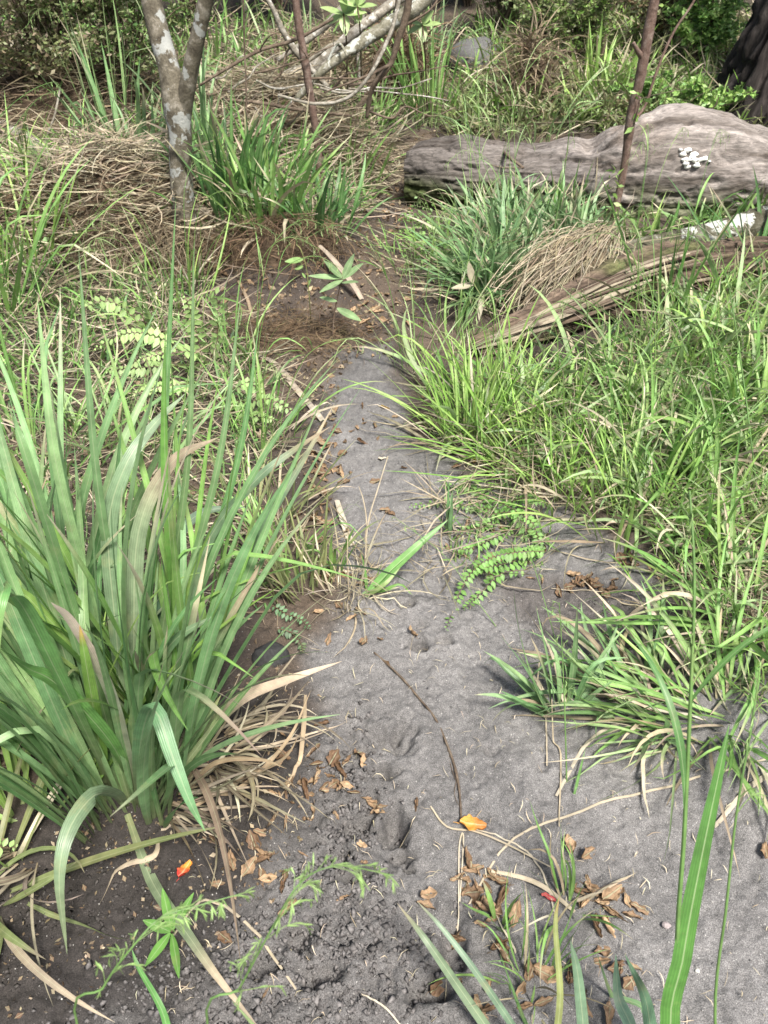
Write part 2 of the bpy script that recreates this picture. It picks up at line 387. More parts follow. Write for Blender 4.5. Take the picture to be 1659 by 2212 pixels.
def tube(mb, pts, radii, sides=8, col=(1, 1, 1), n=None, disp=0.0, dscale=20, seed=0, cap=True, colfn=None):
    m = n or max(4, len(pts)*4); S = catmull(pts, m) if len(pts) > 1 else np.asarray(pts)
    rr = np.interp(np.linspace(0, 1, m), np.linspace(0, 1, len(radii)), radii)
    D = np.gradient(S, axis=0); D /= np.linalg.norm(D, axis=1, keepdims=True) + 1e-9
    ref = np.array([0., 0, 1]) if abs(D[0, 2]) < .8 else np.array([0., 1, 0])
    a = np.cross(D, ref); a /= np.linalg.norm(a, axis=1, keepdims=True) + 1e-9; b = np.cross(D, a)
    ang = np.arange(sides)/sides*2*math.pi
    V = S[:, None]+ rr[:, None, None]*(a[:, None]*np.cos(ang)[None, :, None] + b[:, None]*np.sin(ang)[None, :, None])
    if disp:
        k = fbm(V[..., 0]*dscale, V[..., 1]*dscale, V[..., 2]*dscale*.6, seed, 3)
        V = S[:, None] + (V - S[:, None])*(1 + disp*k[..., None])
    i = np.arange(m-1)[:, None]*sides; j = np.arange(sides)[None]; j2 = (j+1) % sides
    q = np.stack([i+j, i+j2, i+sides+j2, i+sides+j], -1).reshape(-1, 4)
    uu = np.stack(np.broadcast_arrays(ang[None]/6.283, np.linspace(0, 1, m)[:, None]), -1)
    c = np.broadcast_to(np.array(col, float), V.shape) if colfn is None else colfn(V)
    t = None
    if cap:
        V = np.concatenate([V.reshape(-1, 3), S[[0, -1]]]); c = np.concatenate([np.array(c).reshape(-1, 3), np.array([np.array(c)[0, 0], np.array(c)[-1, 0]])])
        uu = np.concatenate([uu.reshape(-1, 2), np.zeros((2, 2))])
        t = [[m*sides, (k+1) % sides, k] for k in range(sides)] + [[m*sides+1, (m-1)*sides+k, (m-1)*sides+(k+1) % sides] for k in range(sides)]
    mb.add(V, q, np.array(c).reshape(-1, 3), uu, t)
def leaf(mb, base, d, up, L, w, col, fold=.15, droop=.2, seg=6, rnd=2.0):
    """one oval leaf from base along d"""
    d = np.array(d, float); d /= np.linalg.norm(d); up = np.array(up, float); s = np.cross(d, up); s /= np.linalg.norm(s)+1e-9; u = np.cross(s, d)
    t = np.linspace(0, 1, seg+1); S = np.array(base) + d*(t*L)[:, None] - np.array([0, 0, 1])*((t**2)*L*droop)[:, None]
    wp = np.sin(np.pi*np.clip(t, .02, .985)**.85)**(1/rnd*1.4)
    strip(mb, S[None], np.repeat(s[None], seg+1, 0)[None], np.repeat(u[None], seg+1, 0)[None], (w*wp)[None], np.repeat(np.array(col, float)[None], seg+1, 0)[None], seg, fold)
def frond(mb, pts, L_p, pairs, col, taper=.4, roundness=1.6, stemcol=(.16,.10,.05), up=(0, 0, 1), tilt=.0, wr=.62):
    S = catmull(pts, pairs*2+1); D = np.gradient(S, axis=0); D /= np.linalg.norm(D, axis=1, keepdims=True)
    tube(mb, S[::2], [.0012, .0005], 4, stemcol, n=pairs+1, cap=False)
    upv = np.array(up, float)
    for k in range(1, pairs*2+1):
        t = k/(pairs*2); d = D[k]; s = np.cross(d, upv); s /= np.linalg.norm(s)+1e-9; u = np.cross(s, d)
        l = L_p*(1 - (1-taper)*t**2.2)*(.7 + .3*ss(0, .15, t))*(1 if t < .93 else .7)
        sg = 1 if k % 2 else -1
        if R.random() < .07: continue
        l *= R.uniform(.72, 1.12)
        c = np.array(col)*(.85 + .3*R.random())
        leaf(mb, S[k], s*sg + d*R.uniform(.05, .5) + u*(.3*R.uniform(-1, 1)+tilt), u*1.0 + .5*R.uniform(-1, 1)*s + .3*R.uniform(-1, 1)*d, l, l*wr, c, .08, .12 + .1*R.random(), 4, roundness)
def culm(mb, pts, r=.0016, col=(.16,.28,.09), panicle=None, leaves=(), pcol=(.30,.42,.16)):
    """a flowering grass stem; panicle = (start t, branches, branch length)"""
    tube(mb, pts, [r, r*.7, r*.35], 5, col, n=max(12, len(pts)*5), cap=False)
    if panicle:
        t0, nb, bl = panicle; S = catmull(pts, 60)
        for k in range(nb):
            t = t0 + (1-t0)*k/max(1, nb-1)*.98; i = int(t*59); b = S[i]; d = S[min(59, i+1)] - S[max(0, i-1)]; d /= np.linalg.norm(d)+1e-9
            az = R.uniform(0, 6.28); l = bl*(1.1-.8*(t-t0)/(1-t0+1e-6))*R.uniform(.6, 1.2)
            o = np.array([math.cos(az), math.sin(az), 0])*.45
            p1 = b + (d*.8 + o)*l*.5; p2 = p1 + (d*.35 + o*1.1 + np.array([0, 0, -.35]))*l*.5; p3 = p2 + (o*.7 + np.array([0, 0, -.9]))*l*.3
            tube(mb, [b, p1, p2, p3], [r*.32, r*.2], 3, pcol, n=7, cap=False)
            Q = catmull([b, p1, p2, p3], 10)
            for j in range(3, 10):
                dd = Q[min(9, j+1)] - Q[j-1]; dd /= np.linalg.norm(dd)+1e-9
                leaf(mb, Q[j], dd + .2*RG.standard_normal(3), (0.1, 0.2, 1), R.uniform(.007, .013), .0016, np.array(pcol)*R.uniform(.8, 1.3), .2, .1, 3)
    for (t, az, l, w, c) in leaves:
        S = catmull(pts, 40); b = S[int(t*39)]
        blades(mb, b[None], [az], [.35], [1.5], [l], [w], np.array([c]), tip=np.array([c])*1.2, seg=10, basecol=c)
def clump(name, label, px, py, n=40, L=(.3, .6), w=(.008, .014), th=(0, .5), bend=(.3, 1.3), pal='mid', dry=.15, r=.05, group=None, az0=None, azs=6.3, seg=9,
          stalks=0, sh=(.5, .8), loc=None, cat="grass", tips=.5, dpal='straw', pcol=(.30,.42,.16), dlow=1.0, hero=None, kinkf=.15):
    b0 = at(px, py) if loc is None else np.array(loc, float)
    o = thing(name, b0, label, cat, group)
    def mk(n, pal, thr, bd, Ls, part, mat, tip):
        if n < 1: return
        mb = MB(); az = U(0, 6.283, n) if az0 is None else az0 + U(-azs/2, azs/2, n)
        rr = r*np.sqrt(RG.random(n)); bx = b0[0] + rr*np.cos(az); by = b0[1] + rr*np.sin(az)
        base = np.stack([bx, by, H(bx, by) - .008], 1)
        t = RG.random(n)**1.2
        ll = U(*Ls, n)
        kk = (U(.45, .85, n), np.where(RG.random(n) < kinkf, U(.5, 1.5, n), 0))
        blades(mb, base, az + .35*RG.standard_normal(n), lerp(thr[0], thr[1], t), U(*bd, n), ll, U(*w, n)*(.6+.4*ll/Ls[1]), pick(pal, n), pick(dpal, n) if tip else None, seg=seg, curl=.6*RG.standard_normal(n), twist=.9*RG.standard_normal(n),
               tipstart=np.where(RG.random(n) < tips, U(.55, .95, n), 1.2), kink=kk, p=1.3+RG.random()*.8)
        return mb
    nd = int(n*dry); mb = mk(n-nd, pal, th, bend, L, "foliage", M_LEAF, True)
    if hero: hero(mb)
    mb.build("foliage", M_LEAF, o)
    md = mk(nd, dpal, (th[0]+.3, min(1.5, th[1]+.7)), (bend[0]+.3, bend[1]+.6), (L[0]*.5, L[1]*.85*dlow), "dead_blades", M_DRY, False)
    if md: md.build("dead_blades", M_DRY, o)
    for k in range(stalks):
        s = MB(); az = R.uniform(0, 6.28) if az0 is None else az0 + R.uniform(-azs/2, azs/2); h = R.uniform(*sh); ln = R.uniform(.08, .35)
        a = np.array([math.cos(az), math.sin(az), 0]); bb = b0 + a*r*.5
        culm(s, [bb, bb+a*h*ln*.3+[0, 0, h*.4], bb+a*h*ln*.9+[0, 0, h*.8], bb+a*h*(ln*1.4+.12)+[0, 0, h*.95], bb+a*h*(ln*1.4+.32)+[0, 0, h*.88]],
             R.uniform(.0011, .0018), pick('mid', 1)[0], (.6, R.randint(8, 12), h*.13), pcol=pcol,
             leaves=[(R.uniform(.25, .55), az+R.uniform(-2, 2), h*.3, w[0]*.8, pick(pal, 1)[0])])
        s.build("seed_stalk", M_LEAF, o)
    return o
# ------------------------------------------------------------------ logs
def logtube(mb, pts, radii, sides, n, amp, tones, grain=14, seed=0, bulge=None, moss=None, swirl=None, freq=1.0):
    S = catmull(pts, n); rr = np.interp(np.linspace(0, 1, n), np.linspace(0, 1, len(radii)), radii)
    D = np.gradient(S, axis=0); ln = np.concatenate([[0], np.cumsum(np.linalg.norm(np.diff(S, axis=0), axis=1))])
    D /= np.linalg.norm(D, axis=1, keepdims=True); a = np.cross(D, [0, 0, 1.]); a /= np.linalg.norm(a, axis=1, keepdims=True); b = np.cross(a, D)
    th = np.arange(sides)/sides*2*math.pi; T, Lm = np.meshgrid(th, ln)
    ca, sa = np.cos(T), np.sin(T); X = S[:, None, 0] + 0*T
    w = 0 if swirl is None else swirl(X, T)
    g1 = fbm(ca*grain*.35 + Lm*.25 + w, sa*grain*.35 + w, Lm*1.6*freq, seed, 4); g2 = fbm(ca*grain*1.6 + w*2, sa*grain*1.6 + w*2, Lm*3*freq, seed+9, 3)
    big = fbm(ca*1.2, sa*1.2, Lm*2.2, seed+20, 3)
    r = rr[:, None]*(1 + .22*big) + amp*(g1*1.4 - np.abs(g2)*.9)
    if bulge is not None: r = r + bulge(X, T)
    V = S[:, None] + r[..., None]*(a[:, None]*ca[..., None] + b[:, None]*sa[..., None])
    f = np.clip(.5 + 1.3*g1 + .7*g2, 0, 1)[..., None]
    c = np.array(tones[0])*(1-f) + np.array(tones[1])*f
    f2 = ss(.1, .4, fbm(V[..., 0]*5, V[..., 1]*5, V[..., 2]*5, seed+31, 3))[..., None]*.6; c = c*(1-f2) + np.array(tones[2])*f2
    if moss is not None:
        m = moss(V, T); c = c*(1-m[..., None]) + np.array([.09, .12, .035])*m[..., None]*(1 + 1.2*g2[..., None])
        V = V + (V - S[:, None])*(m*.05*(1+fbm(V[..., 0]*60, V[..., 1]*60, V[..., 2]*60, 3, 2)))[..., None]
    i = np.arange(n-1)[:, None]*sides; j = np.arange(sides)[None]; j2 = (j+1) % sides
    q = np.stack([i+j, i+j2, i+sides+j2, i+sides+j], -1).reshape(-1, 4)
    F = V.reshape(-1, 3); e = np.array([S[0] + D[0]*rr[0]*.25, S[-1]])
    t = [[n*sides, (k+1) % sides, k] for k in range(sides)] + [[n*sides+1, (n-1)*sides+k, (n-1)*sides+(k+1) % sides] for k in range(sides)]
    mb.add(np.vstack([F, e]), q, np.vstack([c.reshape(-1, 3), [tones[2]]*2]), None, t)
    return V
def gl(x, y): return float(H(x, y))
# big weathered log lying across the right side
def bul(X, T):
    d = X - 1.42; s = np.where(d < 0, .27, .46)
    return .155*np.exp(-(d/s)**2)*np.clip(np.sin(T)*1.1 + .05, 0, 1)**1.2 - .06*np.exp(-((X-1.03)/.05)**2)*np.exp(-((T-1.35)/.45)**2) + .02*fbm(X*9, T*3, 0, 44, 4) - .035*np.clip(fbm(X*14, T*7, 0, 45, 3) - .12, 0, 1)*4*.4 + .04*np.exp(-((X-.35)/.2)**2)
pl = [(.16, 4.76, .10), (.5, 4.64, .12), (1.0, 4.48, .13), (1.6, 4.42, .12), (2.4, 4.42, .10), (3.6, 4.45, .12)]
pl = [np.array([x, y, z]) for x, y, z in pl]
mb = MB()
LOGV = logtube(mb, pl, [.14, .17, .195, .235, .25, .25, .25], 260, 520, .011, [(.10,.085,.074), (.30,.27,.25), (.20,.165,.14)], 13, 3, bul,
    lambda V, T: np.clip(ss(.45, -.35, np.sin(T))*(.7 + 2.2*fbm(V[..., 0]*7, V[..., 1]*7, V[..., 2]*7, 88, 3)), 0, .9),
    lambda X, T: 2.0*np.exp(-((X-1.42)/.4)**2)*np.sin(T*1.0 + 1.2))
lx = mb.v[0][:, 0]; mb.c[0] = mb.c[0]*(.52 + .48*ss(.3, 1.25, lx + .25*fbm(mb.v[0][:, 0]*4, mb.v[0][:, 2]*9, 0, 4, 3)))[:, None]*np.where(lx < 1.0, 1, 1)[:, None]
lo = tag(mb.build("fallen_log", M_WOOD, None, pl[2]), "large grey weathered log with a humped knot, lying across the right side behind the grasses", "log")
def fungus(px, py, s):
    d = dirs(px, py); d = d/np.linalg.norm(d); F = LOGV.reshape(-1, 3) - CAM; t = F@d; e = np.linalg.norm(F - t[:, None]*d, axis=1)
    F = F[(e < .012)]; return (F[np.argmin(F@d)] + CAM) if len(F) else None
mb = MB()
for k in range(22):
    px, py = R.gauss(1493, 16), R.gauss(343, 9)
    if k < 3: px, py = [(1488, 322), (1500, 330), (1479, 334)][k]
    p = fungus(px, py, 1)
    if p is None: continue
    s = R.uniform(.008, .02); m = 10; a = np.arange(m)/m*6.283; rr = s*(1+.3*RG.standard_normal(m)*.5)
    top = p + np.stack([np.cos(a)*rr, -.004 - .0*a, np.sin(a)*rr*.6], -1) + [0, -.004, .004]; mid = p + np.stack([np.cos(a)*rr*.5, -.010+0*a, np.sin(a)*rr*.35], -1) + [0, -.004, .006]
    back = p + np.stack([np.cos(a)*rr*.8, .01+0*a, np.sin(a)*rr*.5], -1)
    V = np.vstack([back, top, mid, [p + [0, -.015, .006]]]); q = [[i, (i+1) % m, m+(i+1) % m, m+i] for i in range(m)] + [[m+i, m+(i+1) % m, 2*m+(i+1) % m, 2*m+i] for i in range(m)]
    mb.add(V, q, (.82, .82, .78), None, [[2*m+i, 2*m+(i+1) % m, 3*m] for i in range(m)])
f = mb.build("white_fungus", M_FUNGUS, lo); f["label"] = "patch of small white fungus caps on the log's face"

# rotten log with splintered end
rp = [(1030, 752, 2.93), (1110, 722, 2.98), (1220, 688, 3.08), (1330, 650, 3.2), (1450, 622, 3.33), (1600, 600, 3.48), (1760, 585, 3.6)]
rp = [at(a[0], a[1] + 22, r) for a, r in zip(rp, (.03, .04, .06, .085, .10, .11, .11))]
mb = MB()
logtube(mb, rp, [.024, .05, .08, .10, .11, .10, .095], 120, 330, .038, [(.018,.013,.010), (.16,.12,.09), (.05,.034,.025)], 10, 12, None,
    lambda V, T: np.clip(ss(.3, .9, fbm(V[..., 0]*6, V[..., 1]*6, V[..., 2]*6, 5, 3)*1.5+.3)*.5, 0, .6))
ro = tag(mb.build("rotten_log", M_ROT, None, rp[2]), "dark brown rotten log with a splintered pale tip pointing at the path", "log")
mb = MB()
for k in range(60):
    t0 = R.uniform(0, .5); S = catmull(rp, 60); i = int(t0*59); j = min(59, i + R.randint(8, 20)); a = R.uniform(-2.6, .4); r = np.interp(t0, [0, .17, .33, .5], [.03, .055, .082, .10])*1.06
    a = R.uniform(.1, 2.4); o1 = np.array([.35*r*math.cos(a), -r*math.cos(a*.8-.6), r*math.sin(a)]); 
    pts = [S[i] + o1*.8 + [-.03, 0, 0], S[(i+j)//2] + o1*1.15, S[j] + o1*1.25]
    c = lerp(np.array([.10, .065, .05]), np.array([.42, .36, .27]), R.random()**1.3)
    ribbon(mb, pts, R.uniform(.008, .022), c, None, 10, (0, -.6, .8), .25, wf=lambda t: np.sin(np.pi*(.06+.88*t))**.5, clear=None)
mb.build("splinters", M_DRY, ro)

# mossy lichen covered branch
bp = [P(*a) for a in [(1185, 580, 3.6), (1280, 560, 3.6), (1400, 540, 3.64), (1500, 520, 3.68), (1600, 495, 3.72), (1700, 460, 3.78), (1900, 395, 3.9)]]
for p in bp: p[2] = max(p[2], gl(p[0], p[1]) + .06)
mb = MB(); logtube(mb, bp, [.03, .045, .055, .058, .06, .062, .062], 60, 200, .008, [(.14,.13,.09), (.52,.52,.47), (.72,.73,.70)], 8, 33, None)
mo = tag(mb.build("mossy_branch", M_MOSSY, None, bp[2]), "thick pale lichen branch hung with olive moss, in front of the big log", "branch")
mb = MB(); S = catmull(bp, 200)
pts = []; 
for k in range(5200):
    i = R.randint(8, 199); a = R.gauss(-1.9, .8); rr = .045 + .012*min(1, i/80)
    if fbm(i*.07, a*1.2, 0, 91, 2) < -.06: continue
    p = S[i] + rr*np.array([0, math.cos(a), math.sin(a)]) + .006*RG.standard_normal(3); pts.append(p)
pts = np.array(pts)
def cloud(mb, pts, size, cols, long=1.6, down=0.0, up=0.0, seedn=None):
    """one small four-cornered leaf per point"""
    n = len(pts); d = RG.standard_normal((n, 3)); d[:, 2] = d[:, 2]*.6 - down + up; d /= np.linalg.norm(d, axis=1, keepdims=True)
    e = np.cross(d, RG.standard_normal((n, 3))); e /= np.linalg.norm(e, axis=1, keepdims=True); f = np.cross(d, e)
    s = (np.asarray(size)*np.ones(n)*U(.6, 1.35, n))[:, None]
    V = np.stack([pts, pts + d*s*.45*long + e*s*.42 + f*s*.08, pts + d*s*long, pts + d*s*.45*long - e*s*.42 + f*s*.08], 1)
    mb.add(V, np.arange(n*4).reshape(n, 4), np.repeat(cols, 4, 0), np.tile([[.5, 0], [0, .5], [.5, 1], [1, .5]], (n, 1)))
cloud(mb, pts, .010, lerp(np.array([.06,.065,.02]), np.array([.22,.22,.07]), RG.random((len(pts), 1))), 1.8, .7)
mb.build("moss", M_DRY, mo)

# ------------------------------------------------------------------ trees and saplings
def tree(name, label, base, pxs, radii, mat, cat="tree", limbs=(), sides=14, disp=.12, dsc=14, group=None, leaves=None, dz=.6):
    """trunk and limbs that stand at the distance of the base; pxs = measured centre line"""
    b = at(*base); o = thing(name, b, label, cat, group); Y = b[1]
    mb = MB(); pts = [b - [0, 0, .06]] + [P(px, py, Y + dy) for px, py, dy in pxs]
    tube(mb, pts, radii, sides, (1, 1, 1), len(pts)*14, disp, dsc, hash(name) % 50 if False else 5)
    mb.build("trunk", mat, o)
    for lp, lr in limbs:
        m = MB(); tube(m, [P(px, py, Y + dy) for px, py, dy in lp], lr, max(5, sides-4), (1, 1, 1), len(lp)*10, disp, dsc, 9); m.build("limb", mat, o)
    if leaves:
        n, spots, size, pal = leaves; m = MB()
        for (px, py, dy, rr) in spots:
            c = P(px, py, Y + dy); p = c + RG.standard_normal((n, 3))*rr; cloud(m, p, size, pick(pal, n), 1.7, .1)
        m.build("foliage", M_LEAF, o)
    return o
tree("forked_tree", "smooth grey tree with pale lichen blotches, forking into two limbs", (402, 525), [(396, 440, 0), (390, 350, 0), (388, 280, 0), (380, 225, 0), (366, 150, .02), (343, 70, .05), (325, -10, .08), (300, -160, .15), (270, -500, .3), (250, -1000, .5)],
     [.058, .050, .047, .049, .055, .044, .042, .040, .038, .035, .03], M_BARKG, limbs=[([(396, 262, 0), (402, 205, -.02), (412, 150, -.04), (424, 95, -.06), (440, 20, -.08), (462, -80, -.1), (520, -420, -.1), (600, -900, 0)], [.03, .034, .032, .030, .029, .028, .024, .018])], sides=22, disp=.10, dsc=9)
# pale patch on that trunk sits in the bark itself, raised by a millimetre
tree("slender_sapling", "thin brown sapling rising from the sedges, between forked tree and path", (694, 420), [(690, 360, 0), (683, 290, 0), (672, 215, 0), (660, 140, 0), (648, 70, 0), (636, -20, 0), (620, -200, 0), (600, -700, 0)],
     [.021, .019, .018, .017, .021, .018, .018, .017, .012], M_BARKR, "sapling", sides=9, disp=.25, dsc=30)
tree("bare_sapling", "reddish brown bare sapling with a snapped stub, in front of the big log", (1322, 512), [(1330, 450, 0), (1345, 380, 0), (1355, 310, 0), (1366, 235, 0), (1380, 180, 0), (1392, 115, 0), (1406, 40, 0), (1420, -40, 0), (1450, -300, 0), (1470, -800, 0)],
     [.019, .017, .017, .018, .022, .020, .022, .023, .022, .02, .017, .010], M_BARKR, "sapling",
     limbs=[([(1388, 125, 0), (1376, 108, -.02), (1368, 92, -.03)], [.014, .010, .007]), ([(1374, 255, 0), (1395, 225, .03), (1420, 150, .05), (1455, 70, .08), (1500, 0, .1), (1560, -120, .15)], [.008, .006, .005, .005, .004]),
            ([(1360, 290, 0), (1375, 250, -.03), (1383, 210, -.04)], [.005, .003])],
     sides=12, disp=.22, dsc=30, leaves=(7, [(1326, 375, -.03, .02), (1318, 400, -.03, .02), (1323, 452, -.03, .015), (1380, 200, -.03, .015), (1372, 265, -.03, .012)], .022, 'lime'))
b = at(1620, 292); o = thing("dark_tree", b, "broad trunk with black deeply furrowed bark behind the right end of the big log", "tree")
mb = MB(); n, sd = 150, 120; hgt = np.linspace(-.1, 2.4, n); th = np.arange(sd)/sd*2*math.pi; T, Z = np.meshgrid(th, hgt)
rr = .25 + .18*np.exp(-(Z+.1)/.22) ; rid = fbm(np.cos(T)*6 , np.sin(T)*6, Z*1.6, 77, 4); rid2 = fbm(np.cos(T)*16, np.sin(T)*16, Z*7, 78, 3)
rr = rr + .13*rid - .09*np.abs(fbm(np.cos(T)*9, np.sin(T)*9, Z*1.3 + .6*rid2, 79, 3))*2 + .05*rid2 + .05*np.exp(-(Z+.1)/.25)*np.sin(T*5+1)
cx = b[0] + .12 + .20*Z; V = np.stack([cx + rr*np.cos(T), b[1] + .25 + rr*np.sin(T), b[2] + Z], -1)
i = np.arange(n-1)[:, None]*sd; j = np.arange(sd)[None]; j2 = (j+1) % sd
mb.add(V, np.stack([i+j, i+j2, i+sd+j2, i+sd+j], -1).reshape(-1, 4), (1, 1, 1)); mb.build("trunk", M_BARKD, o)
for a, l in ((-2.4, .45), (-1.6, .35), (-3.0, .5)):
    m = MB(); d = np.array([math.cos(a), math.sin(a), 0]); c0 = b + [.12, .25, .1]
    tube(m, [c0 + d*.12 + [0, 0, .12], c0 + d*.28, c0 + d*l - [0, 0, .12]], [.09, .06, .03], 12, (1, 1, 1), 26, .5, 14, 4); m.build("root", M_BARKD, o)

# thin stems standing far back
for base, pxs, r, lab, mt in [
    ((1215, 158), [(1216, 110, 0), (1228, 60, 0), (1232, 0, 0), (1240, -200, 0)], .022, "short pale stem behind the dead fern stump, right of the far path", M_TWIG),
    ((868, 150), [(875, 90, 0), (880, 30, 0), (890, -60, 0), (900, -300, 0)], .03, "brown stem rising behind the left dead fern stump at the far path", M_BARKR),
    ((780, 225), [(778, 170, 0), (776, 110, 0), (782, 40, 0), (790, -80, 0)], .02, "grey stem standing among the fallen branches, left of the far path", M_TWIG),
    ((1300, 150), [(1305, 90, 0), (1318, 20, 0), (1325, -150, 0)], .02, "thin dark stem left of the bare sapling's top, in the undergrowth", M_TWIGD),
    ((1110, 60), [(1112, 20, 0), (1118, -60, 0), (1122, -260, 0)], .035, "mossy stem at the top edge, right of the far path", M_BARKG),
    ((760, 300), [(768, 250, 0), (800, 190, 0), (812, 130, 0), (850, 60, 0), (862, -30, 0)], .017, "crooked dark stem bending over the fallen straw left of the path", M_TWIGD),
    ((530, 50), [(528, 10, 0), (520, -100, 0)], .03, "grey stem at the top edge between the forked tree and the slender sapling", M_TWIG),
    ((180, 40), [(185, 0, 0), (190, -100, 0)], .03, "dim stem at the top edge above the bronze shrub", M_TWIGD)]:
    tree("young_stem", lab, base, pxs, [r*1.15, r, r*.95, r*.9, r*.8], mt, "stem", sides=8, disp=.3, dsc=20, group="thin stems in the background")
# trees beyond, seen only as stems through the scrub
for k, (x, y, r) in enumerate([(-5.2, 10.5, .12), (-3.1, 12.2, .16), (-1.2, 10.8, .1), (1.9, 11.5, .13), (3.8, 10.2, .18), (6.0, 12.5, .15)]):
    z = gl(x, y); o = thing("forest_tree", (x, y, z), "forest tree trunk in the shade beyond the scrub", "tree", "trees beyond the scrub")
    m = MB(); tube(m, [np.array([x, y, z-.1]), np.array([x+.05, y, z+1.5]), np.array([x-.1, y+.1, z+3.2]), np.array([x, y, z+5])], [r*1.3, r, r*.9, r*.7], 12, (1, 1, 1), 30, .2, 6); m.build("trunk", M_BARKG, o)
    m = MB(); p = np.array([x, y, z+4.6]) + RG.standard_normal((1800, 3))*[1.1, .9, .6]; cloud(m, p, .08, pick('deep', 1800), 1.6); m.build("crown", M_LEAF, o)

# ------------------------------------------------------------------ fallen branches and sticks
def stick(name, label, pts, radii, mat, cat="branch", group=None, disp=.3, sides=7, twigs=(), ground=False, dsc=40):
    W3 = [at(p[0], p[1], radii[0]*.8 + .002) if len(p) == 2 else P(p[0], p[1], p[2] - (.55 if p[2] > 4.85 else 0)) for p in pts]
    loc = W3[0]
    m = MB(); tube(m, W3, radii, sides, (1, 1, 1), len(pts)*9, disp, dsc, 3)
    for tp, tr in twigs: tube(m, [at(p[0], p[1], tr*.8) if len(p) == 2 else P(p[0], p[1], p[2] - (.55 if p[2] > 4.85 else 0)) for p in tp], [tr, tr*.5], 5, (1, 1, 1), len(tp)*6, disp, dsc, 4)
    return tag(m.build(name, mat, None, loc), label, cat, group)
FG = "fallen branches in the scrub"
stick("fallen_branch", "longest pale grey branch slanting from behind the forked tree up to the top edge", [(440, 240, 6.0), (520, 200, 6.0), (610, 165, 6.0), (680, 140, 6.0), (730, 100, 6.0), (790, 50, 6.1), (860, 0, 6.2), (960, -80, 6.3)], [.022, .028, .03, .028, .03], M_TWIG, group=FG, twigs=[([(640, 155, 6.0), (720, 95, 6.0), (800, 85, 6.1)], .012), ([(540, 190, 6), (480, 170, 5.9), (430, 180, 5.8)], .010)])
stick("fallen_branch", "dark thick branch arching over the slender sapling toward the top edge", [(640, 215, 5.4), (700, 150, 5.4), (770, 100, 5.45), (830, 60, 5.5), (900, 15, 5.5), (980, -60, 5.6)], [.016, .024, .034, .036, .036], M_MOSSY, group=FG, twigs=[([(700, 150, 5.4), (730, 95, 5.4), (750, 120, 5.3)], .010)])
stick("fallen_branch", "thin curved bough hooping below the thicker branches beside the slender sapling", [(600, 205, 4.9), (680, 224, 4.9), (750, 212, 4.9), (800, 160, 4.9), (840, 80, 4.95), (862, 0, 5), (870, -80, 5)], [.006, .008, .008, .010, .010], M_TWIG, group=FG)
stick("fallen_branch", "crooked bough dipping to the dead fern stump and forking twice", [(792, 255, 5.1), (805, 190, 5.1), (842, 140, 5.1), (862, 80, 5.1), (880, 20, 5.1), (885, -60, 5.1)], [.010, .013, .015, .017, .018], M_TWIGD, group=FG, twigs=[([(842, 140, 5.1), (790, 165, 5.0), (700, 200, 5.0)], .009), ([(866, 60, 5.1), (930, 20, 5.1), (960, -30, 5.2)], .007)])
stick("fallen_branch", "slim brown stick running behind the fork of the grey tree to the pale branches", [(400, 205, 5), (470, 160, 5), (560, 110, 5.05), (640, 85, 5.1), (720, 40, 5.1)], [.005, .008, .009, .007], M_TWIGD, group=FG, twigs=[([(560, 110, 5.05), (580, 80, 5), (600, 70, 5)], .004)])
stick("fallen_branch", "pale bent branch dropping from the top edge left of the slender sapling", [(560, -30, 5.6), (590, 20, 5.6), (612, 70, 5.6), (650, 125, 5.6), (710, 190, 5.6)], [.014, .013, .018, .014], M_TWIG, group=FG)
stick("fallen_branch", "branch crossing the top edge in front of the longest pale one", [(600, 130, 5.8), (680, 75, 5.8), (740, 20, 5.8), (800, -50, 5.9)], [.014, .02, .022], M_TWIG, group=FG)
stick("fallen_branch", "brown stick lying in the straw heap behind the sedges", [(480, 215, 5.3), (560, 222, 5.3), (650, 238, 5.3), (760, 250, 5.35)], [.008, .01, .007], M_TWIGD, group=FG)
stick("fallen_branch", "grey stick angled down to the far path beside the log's left end", [(1060, 290), (1090, 330, 4.5), (1130, 362, 4.3)], [.006, .008, .006], M_TWIGD, group=FG, twigs=[([(1130, 362, 4.3), (1090, 362, 4.3), (1060, 356, 4.3)], .004)])
for k in range(16):
    x0, y0 = R.uniform(430, 860), R.uniform(90, 240); a_ = R.uniform(-.2, 1.2); l_ = R.uniform(90, 240); Y_ = R.uniform(4.9, 6.0)
    p_ = [(x0, y0, Y_)]
    for j in range(1, 5): p_.append((x0 + l_*j/4*math.cos(a_) + R.gauss(0, 8), y0 - l_*j/4*math.sin(a_)*.8 + R.gauss(0, 8), Y_ + .03*j))
    stick("bare_twig", ("short" if l_ < 150 else "long") + (" pale" if k % 2 else " brown") + (" level" if a_ < .2 else " slanting" if a_ < .75 else " steep") + " bare twig in the dead branches, " + ("by the forked tree" if x0 < 560 else "left of the slender sapling" if x0 < 650 else "just past the slender sapling" if x0 < 760 else "by the crooked bough"), p_, [R.uniform(.004, .009), .003], M_TWIG if k % 2 else M_TWIGD, "twig", "thin twigs in the branch tangle", twigs=[([p_[2], (p_[2][0] + R.uniform(-30, 40), p_[2][1] - R.uniform(20, 50), Y_)], .003)])
stick("dead_log", "short pale dead log at the left edge among dark litter", [(-40, 270), (20, 300), (70, 330), (120, 365)], [.05, .055, .05, .04], M_TWIG, "log", sides=12)
stick("dead_stick", "thin leaning stick in front of the bronze shrub's dead stems", [(85, 355, 4.6), (100, 300, 4.6), (118, 250, 4.6), (130, 190, 4.7)], [.007, .005], M_TWIG, group=FG)
